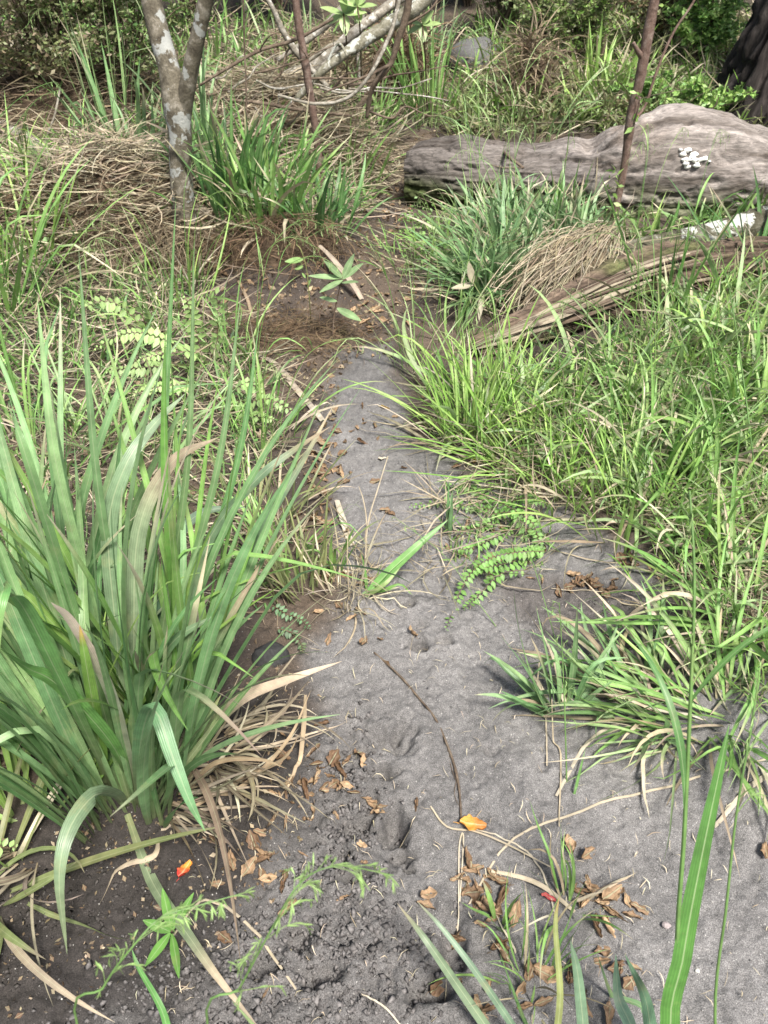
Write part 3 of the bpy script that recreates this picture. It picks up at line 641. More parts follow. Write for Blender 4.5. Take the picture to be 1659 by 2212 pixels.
stick("dead_stick", "slanting bleached stick left of the forked tree's base", [(60, 275, 4.8), (150, 290, 4.8), (220, 320, 4.7), (260, 350, 4.6)], [.006, .006, .004], M_TWIG, group=FG)
stick("dead_stick", "dark vertical vine hanging right of the forked tree", [(525, -20, 4.2), (528, 100, 4.2), (532, 200, 4.15), (530, 300, 4.1), (520, 400, 4.05), (500, 500)], [.004, .004, .005], M_TWIGD, group=FG)
stick("dead_stick", "bleached stick propped against the foot of the sedges right of the forked tree", [(492, 432), (520, 445, 4.1), (560, 470, 4.05), (600, 495)], [.009, .008, .006], M_TWIG, group=FG)
stick("fallen_twig", "long thin dark twig curving over the sand in the middle of the path", [(808, 1412), (835, 1437), (870, 1470), (905, 1510), (940, 1555), (965, 1610), (982, 1660), (992, 1710), (996, 1775)], [.0018, .0026, .0024, .0028, .0022], M_TWIGD, "twig", twigs=[([(965, 1610), (975, 1660), (990, 1700)], .0012), ([(985, 1690), (982, 1720), (996, 1750)], .001)])
stick("fallen_twig", "pale brown stalk lying across the grass tufts right of the path", [(1155, 902, 2.36), (1220, 930, 2.32), (1290, 968, 2.27), (1350, 997, 2.2), (1450, 1020, 2.15), (1560, 1055, 2.1)], [.006, .0055, .005, .004, .003], M_TWIG, "twig", disp=.2)
stick("fallen_twig", "forked dry twig at the lower left corner of the soil", [(10, 2140, 0.80), (70, 2045, .84), (110, 1990, .88), (140, 1960)], [.003, .004, .004], M_TWIG, "twig", twigs=[([(70, 2045, .84), (95, 2110, .8), (135, 2160)], .003), ([(70, 2045, .84), (72, 2000, .86), (75, 1970, .87)], .003)])
stick("fallen_twig", "dead stem lying on the litter below the upper path's left bank", [(430, 560, 3.4), (500, 575, 3.4), (600, 590, 3.4), (650, 600)], [.004, .004, .003], M_TWIGD, "twig")
stick("fallen_twig", "thin white stick across the dark litter left of the log's left end", [(745, 450), (800, 458), (860, 465), (900, 470)], [.006, .006, .005], M_TWIG, "twig")
# flat pale strip of dead leaf leaning on the path edge
def straw_thing(name, label, pts, w, col, tip=None, cat="dead blade", group=None, mat=None, **k):
    W3 = [at(p[0], p[1], .006) if len(p) == 2 else P(*p) for p in pts]; m = MB()
    ribbon(m, W3, w, col, tip, 20, **k); return tag(m.build(name, mat or M_DRY, None, W3[0]), label, cat, group)
flatw = lambda t: .8 + .2*np.sin(np.pi*t) + 0*t
straw_thing("dead_strip", "long flat bleached strip of dead leaf on the path's left edge", [(560, 772), (590, 785), (622, 822), (660, 868), (698, 912)], .024, (.50,.42,.34), (.62,.55,.46), wf=flatw)
straw_thing("dead_strip", "narrow brown strip leaning down the bank above the path", [(515, 610), (535, 650), (545, 690)], .014, (.36,.27,.19), wf=flatw)
straw_thing("dead_strip", "pale strip slanting behind the whorled seedling", [(690, 530, 3.5), (720, 560, 3.45), (760, 610, 3.35), (782, 650)], .026, (.42,.35,.28), wf=flatw)
straw_thing("dead_strip", "rolled white leaf scrap standing in the straw beside the path tuft", [(728, 1085), (740, 1120, 1.86), (752, 1160), (762, 1185)], .018, (.62,.56,.46), wf=flatw)
SG = "fallen straws on the right-hand sand"
for lab, pts, w in [
    ("bleached straw running right from the sand near the low fern, upper of a close pair", [(945, 1040), (1100, 1055, 1.98), (1300, 1085, 1.95), (1500, 1120, 1.88), (1700, 1150, 1.8)], .0045),
    ("bleached straw running right from the sand near the low fern, lower of a close pair", [(1000, 1050), (1150, 1082, 1.95), (1350, 1105, 1.92), (1550, 1165, 1.82), (1750, 1200, 1.75)], .0045),
    ("cream straw over the low fern's roots pointing at the grasses", [(1080, 1080), (1200, 1120, 1.88), (1400, 1140, 1.86), (1659, 1190, 1.78)], .004),
    ("straight straw level with the heap of curled leaves on the right sand", [(1190, 1276), (1300, 1282, 1.58), (1450, 1290, 1.57), (1600, 1320, 1.53)], .004),
    ("long straw crossing below the heap of curled leaves on the right sand", [(1300, 1290), (1400, 1330, 1.5), (1550, 1400, 1.42), (1700, 1450, 1.35)], .005),
    ("broad curved cream blade arching from the sand up to the right edge", [(1200, 1725), (1260, 1650, 1.12), (1340, 1580, 1.17), (1450, 1500, 1.24), (1560, 1440, 1.3)], .009),
    ("long straight pale stem rising from the middle of the sand to the right edge", [(985, 2010), (1100, 1870, .9), (1250, 1785, .96), (1400, 1725, 1.0), (1600, 1655, 1.04), (1760, 1610, 1.06)], .005),
    ("bent straw tangle starting under the orange leaf", [(930, 1745), (965, 1790), (1030, 1800), (1100, 1830), (1190, 1880)], .005),
    ("thin straw forking below the orange leaf", [(1020, 1790), (1080, 1850, .90), (1150, 1920, .85), (1200, 1985)], .004),
    ("flat bleached blade lying across the brown leaves at the bottom tuft", [(1060, 1888), (1130, 1900), (1180, 1925), (1240, 1975)], .009),
    ("wide cream straw at the right edge over the smooth sand", [(1540, 1790), (1600, 1750, 1.0), (1680, 1700, 1.04), (1760, 1660, 1.08)], .011),
    ("upright pale stalk on the sand right of the fallen dark twig", [(1207, 1790), (1198, 1700, 1.08), (1195, 1600, 1.12), (1192, 1510, 1.16)], .004),
    ("straw with a frayed end hanging from the middle clump", [(1180, 1660), (1168, 1590, 1.2), (1160, 1500, 1.26), (1165, 1430, 1.28)], .004),
    ("thin pale stalk standing up from the dead tuft at the path edge", [(788, 1230), (795, 1130, 1.75), (818, 1050, 1.85), (838, 985, 1.92)], .0042),
    ("thinner bent stalk beside it, from the same dead tuft", [(790, 1225), (792, 1130, 1.76), (785, 1080, 1.8), (775, 1050, 1.82)], .003),
    ("dry white straw on the soil at the bottom edge", [(370, 2030), (470, 2060, .78), (560, 2110, .74), (640, 2140)], .006),
    ("bent pale stem at the very bottom below the grey lumps", [(780, 2150), (830, 2180), (870, 2225)], .003),
    ("looping dry stem left of the bottom tuft", [(990, 1990), (985, 1900, .88), (995, 1870, .9), (985, 2050)], .003)]:
    straw_thing("fallen_straw", lab, pts, w, R.choice([(.55,.47,.35), (.62,.55,.43), (.50,.42,.30)]), None, "straw", SG, tw0=R.uniform(-.4, .4), wf=lambda t: .5+.5*np.sin(np.pi*(.1+.8*t)))
# ------------------------------------------------------------------ straw heaps and hanging roots
def heap(name, label, px, py, rx, ry, h, n, L=(.1, .35), w=.004, pal='straw', az=None, azs=6.3, hang=0.0, cat="straw heap", loc=None, cols=None, vert=0, core=(.09,.065,.045)):
    b = at(px, py) if loc is None else np.array(loc); o = thing(name, b, label, cat); m = MB()
    # packed core of rotted stuff under the loose straws
    k = 26; uu, vv = np.meshgrid(np.linspace(0, 2*math.pi, k+1)[:-1], np.linspace(0, 1, 12))
    X = b[0] + rx*.9*vv*np.cos(uu); Yy = b[1] + ry*.9*vv*np.sin(uu); Z = H(X, Yy) + h*.75*(1-vv**2)*(1 + .5*fbm(X*12, Yy*12, 0, 14, 3)) - .015
    i = np.arange(11)[:, None]*k; j = np.arange(k)[None]; j2 = (j+1) % k
    m.add(np.stack([X, Yy, Z], -1), np.stack([i+j, i+j2, i+k+j2, i+k+j], -1).reshape(-1, 4), np.array(core)*(1+.5*RG.standard_normal((12*k, 1))*.4)); m.build("core", M_ROT, o)
    m = MB(); rr = np.sqrt(RG.random(n)); a = U(0, 6.28, n); x = b[0] + rx*rr*np.cos(a); y = b[1] + ry*rr*np.sin(a)
    z = H(x, y) + h*(1-rr**2)*U(.75, 1.08, n)
    A = (U(0, 6.28, n) if az is None else az + U(-azs/2, azs/2, n)); th = U(1.1, 1.7, n) if not vert else U(.2, 1.9, n)
    c = pick(pal, n)*U(.5, 1.1, n)[:, None]
    blades(m, np.stack([x, y, z], 1), A, th, U(-.3, .9, n) + hang, U(*L, n), U(w*.5, w*1.4, n), c, None, seg=6, curl=1.4*RG.standard_normal(n), twist=2*RG.standard_normal(n), basecol=(.3, .22, .14))
    m.build("straws", M_DRY, o); return o
heap("straw_heap", "heap of pale dead straw piled left of the forked tree", 265, 468, .44, .3, .30, 1700, (.1, .34), .0065, az=2.2, azs=4.5)
heap("straw_heap", "reddish brown matted straw at the far left below the bleached sticks", 120, 470, .28, .2, .14, 600, (.08, .25), .004, 'brown')
heap("straw_heap", "low straw heap under the fallen branches, behind the sedges", 620, 270, .6, .4, .22, 1500, (.15, .45), .007)
heap("straw_heap", "grey brown tangle of dead stems under the bronze shrub", 130, 250, .8, .5, .3, 1300, (.15, .5), .007, 'tan')
heap("straw_heap", "dead straw spilling beside the log's left end and the sedges", 720, 325, .22, .24, .16, 500, (.12, .4), .006, 'tan')
heap("root_tangle", "tangle of thin brown roots hanging down the bank below the forked tree", 330, 565, .34, .14, .16, 1100, (.1, .3), .003, 'tan', az=-1.57, azs=2.4, hang=.9, cat="roots")
heap("root_tangle", "fringe of brown roots and dead blades on the bank right of the forked tree", 585, 535, .36, .12, .12, 700, (.08, .26), .0035, 'brown', az=-1.57, azs=2.8, hang=.8, cat="roots")
heap("root_tangle", "fine brown dead stems at the foot of the slender sapling, by the path edge", 640, 735, .28, .16, .05, 500, (.08, .25), .0025, 'brown', cat="roots")
heap("dead_fern_stump", "brown skirt of dead fronds left of the far path", 862, 200, .22, .18, .34, 520, (.2, .45), .009, 'brown', hang=1.0, cat="dead fern", vert=1)
heap("dead_fern_stump", "cone of drooping tan dead fronds right of the far path", 1140, 225, .2, .16, .36, 420, (.2, .42), .009, 'tan', hang=1.1, cat="dead fern", vert=1)
heap("straw_heap", "dark mat of dead blades under the hanging branch end, left of the path", 730, 185, .3, .25, .2, 500, (.15, .5), .007, 'tan')
# bundle of straw draped on the rotten log
o = thing("straw_bundle", at(1215, 690), "bundle of combed pale straw draped over the rotten log beside the bare sapling", "straw"); m = MB()
for k in range(700):
    t = R.random(); s = R.gauss(0, 1.3)
    a = P(1320 + s*18 - t*60, 520 + R.gauss(0, 10) + t*50, 3.55 - .15*t); a[2] += .05*R.random()
    e = P(1130 + s*22 + R.uniform(-10, 110), 675 + R.gauss(0, 16) - R.uniform(0, 70), 3.05 + R.uniform(0, .3)); e[2] += .02
    e = e + RG.standard_normal(3)*.03
    mid = (a+e)/2 + [R.gauss(0, .03), R.gauss(0, .03), .02 + .05*R.random()]
    c = pick('straw' if R.random() < .7 else 'tan', 1)[0]*R.uniform(.6, 1.1)
    mid = mid + RG.standard_normal(3)*.032; e = e if R.random() < .6 else a + (e-a)*R.uniform(.4, .9) + RG.standard_normal(3)*.05
    ribbon(m, [a, (a*.7+mid*.3) + [0, 0, .04], mid, e, e + (e-mid)*.15 + [0, 0, -.02]], R.uniform(.0018, .0045), c, None, 9, tw0=R.uniform(-1, 1), wf=lambda t: .6+.4*np.sin(np.pi*t), clear=.01)
m.build("straws", M_DRY, o)
# ------------------------------------------------------------------ the big sedge in the left foreground
SG1 = "sedge clumps of the left foreground"
def hero1(mb):
    g = lambda *p: P(*p)
    B = (.20,.24,.12)
    def hb(pts, w, col, tip=None, ts=.7, **k): ribbon(mb, [g(*p) for p in pts], w, col, tip, 24, tipstart=ts, basecol=B, **k)
    hb([(270, 1740, .97), (250, 1715, .93), (205, 1715, .86), (150, 1790, .78), (128, 1900, .72), (145, 2060, .68)], .032, (.20,.29,.17), (.26,.33,.19), hint=(.2, -1, .9))
    hb([(285, 1790, .95), (318, 1880, .84), (350, 1940, .77), (400, 2010, .70), (470, 2110, .62), (560, 2220, .55)], .022, (.21,.27,.16), (.52,.42,.30), .6, hint=(.2, -.6, 1))
    hb([(300, 1740, .97), (300, 1640, .90), (312, 1560, .86), (335, 1530, .82), (375, 1640, .76), (410, 1730, .72), (443, 1795, .70)], .028, (.15,.30,.14), (.18,.36,.16), hint=(.4, -1, .5))
    hb([(390, 1690, 1.04), (440, 1590, 1.08), (520, 1510, 1.1), (620, 1468, 1.1), (738, 1428, 1.12)], .026, (.24,.30,.15), (.62,.50,.38), .3, hint=(0, -1, .8))
    hb([(330, 1740, .98), (385, 1640, 1.0), (440, 1560, 1.02), (478, 1500, 1.05)], .020, (.16,.26,.11), (.40,.44,.2), hint=(0, -1, .6))
    hb([(300, 1700, 1.0), (318, 1500, 1.05), (370, 1390, 1.05), (470, 1325, 1.05)], .024, (.15,.26,.13), (.26,.36,.22), hint=(0, -1, .8))
    hb([(330, 1700, 1.05), (340, 1450, 1.2), (370, 1200, 1.35), (430, 1110, 1.42), (530, 1095, 1.45)], .030, (.13,.23,.14), (.17,.27,.17), hint=(0, -1, .7))
    hb([(330, 1700, 1.05), (430, 1450, 1.2), (500, 1280, 1.35), (570, 1140, 1.3), (660, 985, 1.38), (722, 872, 1.45)], .019, (.17,.27,.15), (.42,.34,.22), hint=(-.2, -1, .5))
    hb([(320, 1700, 1.05), (380, 1400, 1.2), (450, 1170, 1.3), (550, 1040, 1.3), (630, 975, 1.34), (712, 922, 1.36)], .021, (.18,.28,.16), (.44,.35,.24), hint=(-.2, -1, .5))
    hb([(285, 1700, 1.03), (290, 1400, 1.15), (300, 1150, 1.25), (370, 1000, 1.3), (470, 945, 1.3)], .034, (.24,.32,.19), (.50,.40,.30), .5, hint=(0, -1, .5))
    hb([(270, 1700, 1.02), (255, 1400, 1.12), (235, 1150, 1.2), (270, 1010, 1.25), (330, 920, 1.32), (400, 850, 1.4)], .032, (.20,.30,.17), (.28,.37,.23), hint=(0, -1, .5))
    hb([(225, 1690, 1.0), (215, 1600, .95), (190, 1450, .9), (172, 1350, .9)], .026, (.20,.36,.08), (.58,.36,.12), .82, hint=(0, -1, .4))
    hb([(290, 1700, 1.0), (240, 1600, .93), (130, 1480, .88), (60, 1440, .85), (0, 1400, .8)], .03, (.15,.34,.09), None, hint=(0, -1, .8))
    hb([(300, 1720, .98), (240, 1500, .93), (160, 1350, .9), (110, 1300, .88)], .022, (.30,.34,.24), (.60,.50,.42), .3, hint=(0, -1, .8))
    hb([(250, 1710, 1.0), (120, 1440, .85), (40, 1290, .8), (0, 1300, .74), (-10, 1480, .7)], .028, (.16,.36,.11), (.3,.42,.16), hint=(0, -1, .8))
    hb([(340, 1740, 1.02), (400, 1650, 1.0), (470, 1545, 1.05), (400, 1500, 1.0)], .014, (.2,.25,.12), None, hint=(0, -1, .8))
    for k in range(7):   # tall straight blades reaching up the left of the picture
        x0 = [150, 230, 330, 395, 440, 90, 480][k]; x1 = [80, 170, 380, 420, 520, 20, 560][k]; yt = [640, 540, 430, 520, 640, 880, 700][k]
        Yt = [1.2, 1.3, 1.45, 1.4, 1.4, 1.05, 1.45][k]; yb = 1720 - 20*k
        hb([(290 + (x0-290)*.15, yb, 1.02), (lerp(290, x0, .6), 1350, 1.02 + (Yt-1)*.5), (lerp(x0, x1, .4), 1000, Yt*.93), (x1, yt, Yt)], [.022, .020, .019, .017, .017, .020, .017][k], pick('blue', 1)[0], None, hint=(0, -1, .3))
clump("sedge_clump", "large lush clump of broad arching green blades in the lower left foreground", 280, 1745, 118, (.45, .98), (.016, .029), (.0, .52), (.1, .9), 'blue', .0, .10, SG1, seg=14, az0=1.75, azs=4.7, hero=hero1, tips=.45, loc=None, kinkf=.12)
clump("sedge_clump", "dark upright blades at the back of the foreground clump, beside the sandy path", 390, 1600, 56, (.5, .92), (.014, .024), (.0, .30), (.1, .7), 'mid', .12, .09, SG1, seg=13, tips=.4)
clump("sedge_clump", "bright green blades fanning out at the left edge below the tall ones", 60, 1780, 60, (.3, .7), (.013, .023), (.25, 1.1), (.2, 1.1), 'lime', .1, .12, SG1, seg=12, az0=2.6, azs=4.5)
clump("sedge_clump", "tall bluish blades at the left edge behind the foreground clump", 100, 1500, 54, (.5, .95), (.016, .027), (.0, .4), (.1, .8), 'blue', .08, .12, SG1, seg=12, tips=.35)
clump("sedge_clump", "low spreading green blades at the left edge above the forked twig", -40, 1920, 14, (.2, .5), (.012, .022), (.6, 1.3), (.1, .7), 'olive', .3, .08, SG1, seg=10, az0=.4, azs=3)
# dead skirt round the foreground clump
o = thing("dead_blade_skirt", at(330, 1790), "skirt of tan dead blades lying around the foot of the foreground clump", "dead blades"); m = MB()
for (px, py, nn, a0, sp) in [(330, 1740, 42, 0.1, 2.2), (440, 1640, 44, -.1, 2.2), (100, 1820, 16, -2.2, 1.8)]:
    if m.n: m.build("dead_blades", M_DRY, o); m = MB()
    b = at(px, py); az = a0 + U(-sp/2, sp/2, nn)
    base = b + np.stack([.06*np.cos(az), .06*np.sin(az), 0*az], 1); base[:, 2] = H(base[:, 0], base[:, 1]) + U(0, .05, nn)
    blades(m, base, az, U(.8, 1.5, nn), U(.2, .9, nn), U(.08, .30, nn), U(.004, .012, nn), pick('straw', nn)*U(.3, .95, nn)[:, None], None, seg=10, curl=1.2*RG.standard_normal(nn), twist=2*RG.standard_normal(nn), basecol=(.25,.18,.11))
for pts, w in [([(420, 1740, 1.0), (520, 1700, 1.0), (620, 1600, 1.05), (672, 1490, 1.12)], .010), ([(400, 1760), (520, 1680, 1.02), (610, 1640, 1.02), (650, 1580, 1.05)], .012), ([(390, 1730, 1.0), (460, 1650, 1.0), (560, 1640, .98), (620, 1660, .98)], .014),
               ([(350, 1800), (420, 1790, .95), (560, 1760, .97), (650, 1790)], .008), ([(345, 1820), (330, 1850, .86), (260, 1880, .84), (215, 1965)], .014), ([(660, 1500, 1.12), (655, 1580, 1.1), (640, 1680, 1.05), (600, 1740)], .010), ([(290, 1690, .95), (330, 1672, .93), (320, 1700, .92)], .02)]:
    ribbon(m, [at(p[0], p[1], .008) if len(p) == 2 else P(*p) for p in pts], w, R.choice([(.52,.41,.28), (.45,.34,.22), (.58,.48,.36)]), None, 20, hint=(0, -.7, .9), tw0=R.uniform(-.5, .5), twist=R.uniform(-1.5, 1.5))
m.build("dead_blades", M_DRY, o)

# ------------------------------------------------------------------ grass clumps, each one a plant
T = [
 # name, label, px, py, kwargs
 ("sedge_clump", "glossy broad blue-green sedge just left of the forked tree", 290, 372, dict(n=34, L=(.3, .62), w=(.02, .032), th=(0, .5), bend=(.1, 1.1), pal='blue', r=.14)),
 ("sedge_clump", "tall dark sedge right of the forked tree", 500, 440, dict(n=60, L=(.25, .55), w=(.016, .028), th=(0, .4), bend=(.05, .8), pal='deep', r=.14)),
 ("sedge_clump", "tallest dense sedge between the forked tree and slender sapling", 575, 478, dict(n=70, L=(.28, .6), w=(.014, .026), th=(0, .5), bend=(.05, .9), pal='mid', r=.14)),
 ("sedge_clump", "dark sedge around the foot of the slender sapling", 680, 490, dict(n=60, L=(.2, .42), w=(.016, .026), th=(.1, .9), bend=(.1, 1.0), pal='deep', r=.15)),
 ("sedge_clump", "arching narrow sedge leaning toward the path from the slender sapling", 745, 415, dict(n=46, L=(.2, .48), w=(.010, .02), th=(.2, 1.0), bend=(.2, 1.1), pal='mid', r=.12)),
 ("sedge_clump", "blue-green sedge half hidden behind the forked tree's fork", 440, 350, dict(n=34, L=(.3, .6), w=(.018, .028), th=(0, .5), bend=(.1, 1.0), pal='blue', r=.12)),
 ("sedge_clump", "long olive-green blades fanning at the left edge below the straw heap", -10, 690, dict(n=46, L=(.4, .8), w=(.014, .024), th=(.1, .9), bend=(.1, .7), pal='mid', r=.12)),
 ("grass_clump", "bright narrow grass at the left edge level with the straw heap", 60, 560, dict(n=60, L=(.2, .5), w=(.008, .014), th=(.1, .8), bend=(.3, 1.2), pal='lime', r=.14)),
 ("grass_clump", "pale thin grass with drooping tips left of the root tangle", 165, 520, dict(n=34, L=(.2, .45), w=(.006, .012), th=(.1, .7), bend=(.4, 1.5), pal='pale', r=.1)),
 ("grass_clump", "flowering grass in front of the forked tree's foot", 395, 655, dict(n=16, L=(.2, .5), w=(.005, .010), th=(0, .6), bend=(.3, 1.4), pal='lime', r=.1, stalks=4, sh=(.4, .6))),
 ("grass_clump", "fine grass between the two upright fern fronds", 385, 735, dict(n=14, L=(.15, .4), w=(.004, .008), th=(0, .8), bend=(.3, 1.4), pal='lime', r=.12, stalks=3, sh=(.35, .55))),
 ("grass_clump", "feathery flowering grass right of the upright fern fronds", 520, 800, dict(n=24, L=(.15, .42), w=(.004, .009), th=(0, .8), bend=(.3, 1.4), pal='mid', r=.12, stalks=4, sh=(.35, .6))),
 ("grass_clump", "loose tuft under the flat bleached strip at the path's left edge", 560, 960, dict(n=50, L=(.15, .4), w=(.005, .010), th=(.1, .9), bend=(.3, 1.2), pal='mid', r=.12, dry=.3, stalks=2, sh=(.3, .5))),
 ("grass_clump", "thin olive grass behind the big foreground clump, by the leaf-littered edge", 560, 1130, dict(n=60, L=(.15, .4), w=(.005, .010), th=(.1, .9), bend=(.2, 1.1), pal='olive', r=.13, dry=.3)),
 ("grass_clump", "tan and green tuft leaning over the path's left edge", 665, 1300, dict(n=34, L=(.12, .34), w=(.006, .012), th=(.05, .7), bend=(.2, .9), pal='olive', r=.08, dry=.25, dpal='tan', az0=2.2, azs=3.5)),
 ("grass_clump", "low green tuft behind the tan tuft on the path's left edge", 610, 1230, dict(n=40, L=(.1, .3), w=(.006, .012), th=(.1, .9), bend=(.2, 1.1), pal='mid', r=.08)),
 ("grass_clump", "sparse grass growing at the left edge behind the tall bluish blades", 60, 1000, dict(n=60, L=(.2, .5), w=(.007, .013), th=(.1, .9), bend=(.3, 1.2), pal='mid', r=.2)),
 ("grass_clump", "pale grass in the shade behind the foreground clump's tallest blades", 230, 960, dict(n=60, L=(.15, .42), w=(.006, .012), th=(.1, 1), bend=(.3, 1.2), pal='pale', r=.2, dry=.3)),
 ("grass_clump", "bright tuft beyond the left fern, near the bank", 100, 780, dict(n=40, L=(.15, .42), w=(.006, .012), th=(.1, 1), bend=(.3, 1.2), pal='mid', r=.16, dry=.3)),
 ("dead_tuft", "dead tuft of upright straw in the middle of the path's left edge", 745, 1290, dict(n=46, L=(.06, .26), w=(.003, .006), th=(.0, .9), bend=(-.2, .9), pal='straw', r=.05, dry=.5, dpal='straw')),
 ("small_tuft", "small tuft with one long broad leaf pointing right across the path", 792, 1285, dict(n=7, L=(.08, .16), w=(.007, .012), th=(.3, 1.1), bend=(.1, .5), pal='mid', r=.01, dry=.2, az0=.6, azs=2, hero=lambda mb: (ribbon(mb, [at(786, 1290), P(840, 1235, 1.60), P(900, 1180, 1.64), P(968, 1122, 1.70)], .026, (.17,.36,.10), (.2,.4,.14), 20, (.3, -.8, .8)), ribbon(mb, [at(790, 1288), P(830, 1262, 1.56), P(865, 1225, 1.6)], .012, (.3,.42,.16), None, 12, (.3, -.8, .8))))),
 ("small_tuft", "short broad green blades beside the path's dead tuft", 722, 1240, dict(n=9, L=(.08, .2), w=(.008, .013), th=(0, .5), bend=(.1, .5), pal='mid', r=.02)),
 ("small_tuft", "single upright blue-green blades growing through the low fern", 975, 1150, dict(n=8, L=(.1, .2), w=(.009, .014), th=(0, .3), bend=(.0, .3), pal='blue', r=.02)),
 ("grass_clump", "fan of bright grass where the sand narrows, right edge of the path", 1005, 968, dict(n=90, L=(.2, .48), w=(.005, .010), th=(0, .8), bend=(.2, 1.0), pal='lime', r=.07, az0=1.7, azs=3.6, dry=.2, tips=.3)),
 ("grass_clump", "taller bright grass behind the fan at the sand's narrow part", 1065, 905, dict(n=80, L=(.2, .5), w=(.005, .011), th=(0, .8), bend=(.3, 1.2), pal='lime', r=.09, dry=.15, stalks=2, sh=(.4, .6))),
 ("grass_clump", "wispy grass arching into the path, left of the bright fan", 900, 800, dict(n=22, L=(.2, .5), w=(.004, .008), th=(.1, .8), bend=(.4, 1.5), pal='pale', r=.1, stalks=4, sh=(.4, .65))),
 ("grass_clump", "flowering grass leaning over the tip of the rotten log", 965, 735, dict(n=24, L=(.12, .32), w=(.006, .012), th=(.1, .9), bend=(.4, 1.4), pal='mid', r=.12, stalks=4, sh=(.35, .6))),
 ("sedge_clump", "broad blue-green blades combed leftward below the big log", 1100, 625, dict(n=100, L=(.2, .48), w=(.014, .024), th=(.3, 1.3), bend=(.1, .8), pal='blue', r=.18, az0=2.8, azs=3.4, stalks=2, sh=(.5, .8))),
 ("sedge_clump", "fanned blue-green blades against the middle of the big log", 1130, 550, dict(n=70, L=(.2, .45), w=(.014, .024), th=(.2, 1.1), bend=(.1, .8), pal='blue', r=.18, az0=2.8, azs=2.8, stalks=3, sh=(.5, .9))),
 ("sedge_clump", "stiff upright green blades in front of the big log, left of the bare sapling", 1205, 500, dict(n=24, L=(.18, .36), w=(.014, .024), th=(0, .35), bend=(.0, .4), pal='mid', r=.08)),
 ("grass_clump", "tall nodding grass with pale seed heads before the log's left half", 1040, 520, dict(n=36, L=(.2, .42), w=(.005, .010), th=(.1, .8), bend=(.5, 1.6), pal='pale', r=.16, stalks=8, sh=(.5, .85))),
 ("grass_clump", "soft low grass at the dark foot of the big log's left end", 900, 570, dict(n=90, L=(.06, .2), w=(.004, .008), th=(.1, 1), bend=(.2, 1), pal='mid', r=.2)),
 ("grass_clump", "feathery green tuft under the log where the path bends", 965, 560, dict(n=80, L=(.1, .3), w=(.005, .01), th=(.1, 1), bend=(.2, 1.2), pal='lime', r=.15)),
 ("grass_clump", "grass poking up between the straw bundle and mossy branch", 1370, 560, dict(n=14, L=(.15, .35), w=(.006, .012), th=(0, .5), bend=(.1, 1.2), pal='lime', r=.1, stalks=3, sh=(.4, .6))),
 ("grass_clump", "tall single bright blades in front of the mossy branch", 1440, 700, dict(n=9, L=(.35, .65), w=(.012, .02), th=(0, .35), bend=(.0, .5), pal='mid', r=.1, stalks=2, sh=(.5, .7))),
 ("sedge_clump", "dark sedge in the hollow beneath the mossy branch at the right edge", 1640, 620, dict(n=50, L=(.25, .55), w=(.014, .024), th=(.1, .9), bend=(.1, .8), pal='deep', r=.14)),
 ("sedge_clump", "broad grey-green blades under the rotten log's belly", 1260, 785, dict(n=22, L=(.12, .3), w=(.02, .032), th=(.4, 1.3), bend=(.1, .7), pal='blue', r=.1)),
 ("grass_clump", "mid green grass with drooping tips below the rotten log's tip", 1120, 880, dict(n=60, L=(.12, .32), w=(.006, .013), th=(.1, 1), bend=(.4, 1.4), pal='mid', r=.14, dry=.15, stalks=3, sh=(.35, .6))),
 ("grass_clump", "thick bright grass in the centre of the right-hand bank", 1260, 940, dict(n=80, L=(.12, .34), w=(.007, .015), th=(.1, 1), bend=(.3, 1.3), pal='lime', r=.16, dry=.15, stalks=3, sh=(.35, .6))),
 ("grass_clump", "tall drooping grass below the rotten log's thick end", 1410, 880, dict(n=70, L=(.12, .34), w=(.007, .015), th=(.1, 1), bend=(.3, 1.3), pal='mid', r=.18, dry=.15, stalks=3, sh=(.45, .7))),
 ("grass_clump", "grass with yellow-green flower stalks at the right edge below the mossy branch", 1600, 840, dict(n=70, L=(.15, .36), w=(.007, .015), th=(.1, 1), bend=(.3, 1.3), pal='lime', r=.2, dry=.2, stalks=5, sh=(.45, .75))),
 ("grass_clump", "broad-bladed tussock at the right edge, halfway up", 1640, 950, dict(n=80, L=(.2, .46), w=(.014, .024), th=(.1, 1), bend=(.2, 1.1), pal='mid', r=.16, dry=.1, stalks=2, sh=(.5, .7))),
 ("grass_clump", "leafy tussock crossed by the pale brown stalk", 1420, 1010, dict(n=90, L=(.2, .42), w=(.007, .015), th=(.1, 1), bend=(.2, 1.2), pal='mid', r=.15, dry=.2, stalks=2, sh=(.4, .6))),
 ("grass_clump", "yellowish grass straggling over the sand above the low fern", 1160, 1010, dict(n=80, L=(.2, .5), w=(.005, .010), th=(.5, 1.35), bend=(.1, .7), pal='lime', r=.12, az0=2.9, azs=2.6, dry=.4)),
 ("grass_clump", "tangled tussock at the end of the pale brown stalk", 1560, 1130, dict(n=80, L=(.2, .45), w=(.007, .015), th=(.1, 1.1), bend=(.2, 1.2), pal='mid', r=.18, dry=.25, stalks=3, sh=(.45, .7))),
 ("grass_clump", "dense lime grass above the heap of curled leaves", 1360, 1130, dict(n=110, L=(.18, .42), w=(.005, .011), th=(.1, 1.1), bend=(.2, 1.2), pal='lime', r=.15, dry=.3, stalks=2, sh=(.35, .55))),
 ("grass_clump", "narrow upright lime grass beside the fern's right side", 1215, 1085, dict(n=50, L=(.12, .3), w=(.004, .008), th=(.0, .8), bend=(.1, 1), pal='lime', r=.08, dry=.3)),
 ("sedge_clump", "spreading olive blades at the right edge beside the crusted sand", 1650, 1330, dict(n=60, L=(.25, .52), w=(.010, .018), th=(.3, 1.25), bend=(.1, .9), pal='mid', r=.13, dry=.3, az0=3.0, azs=3.2)),
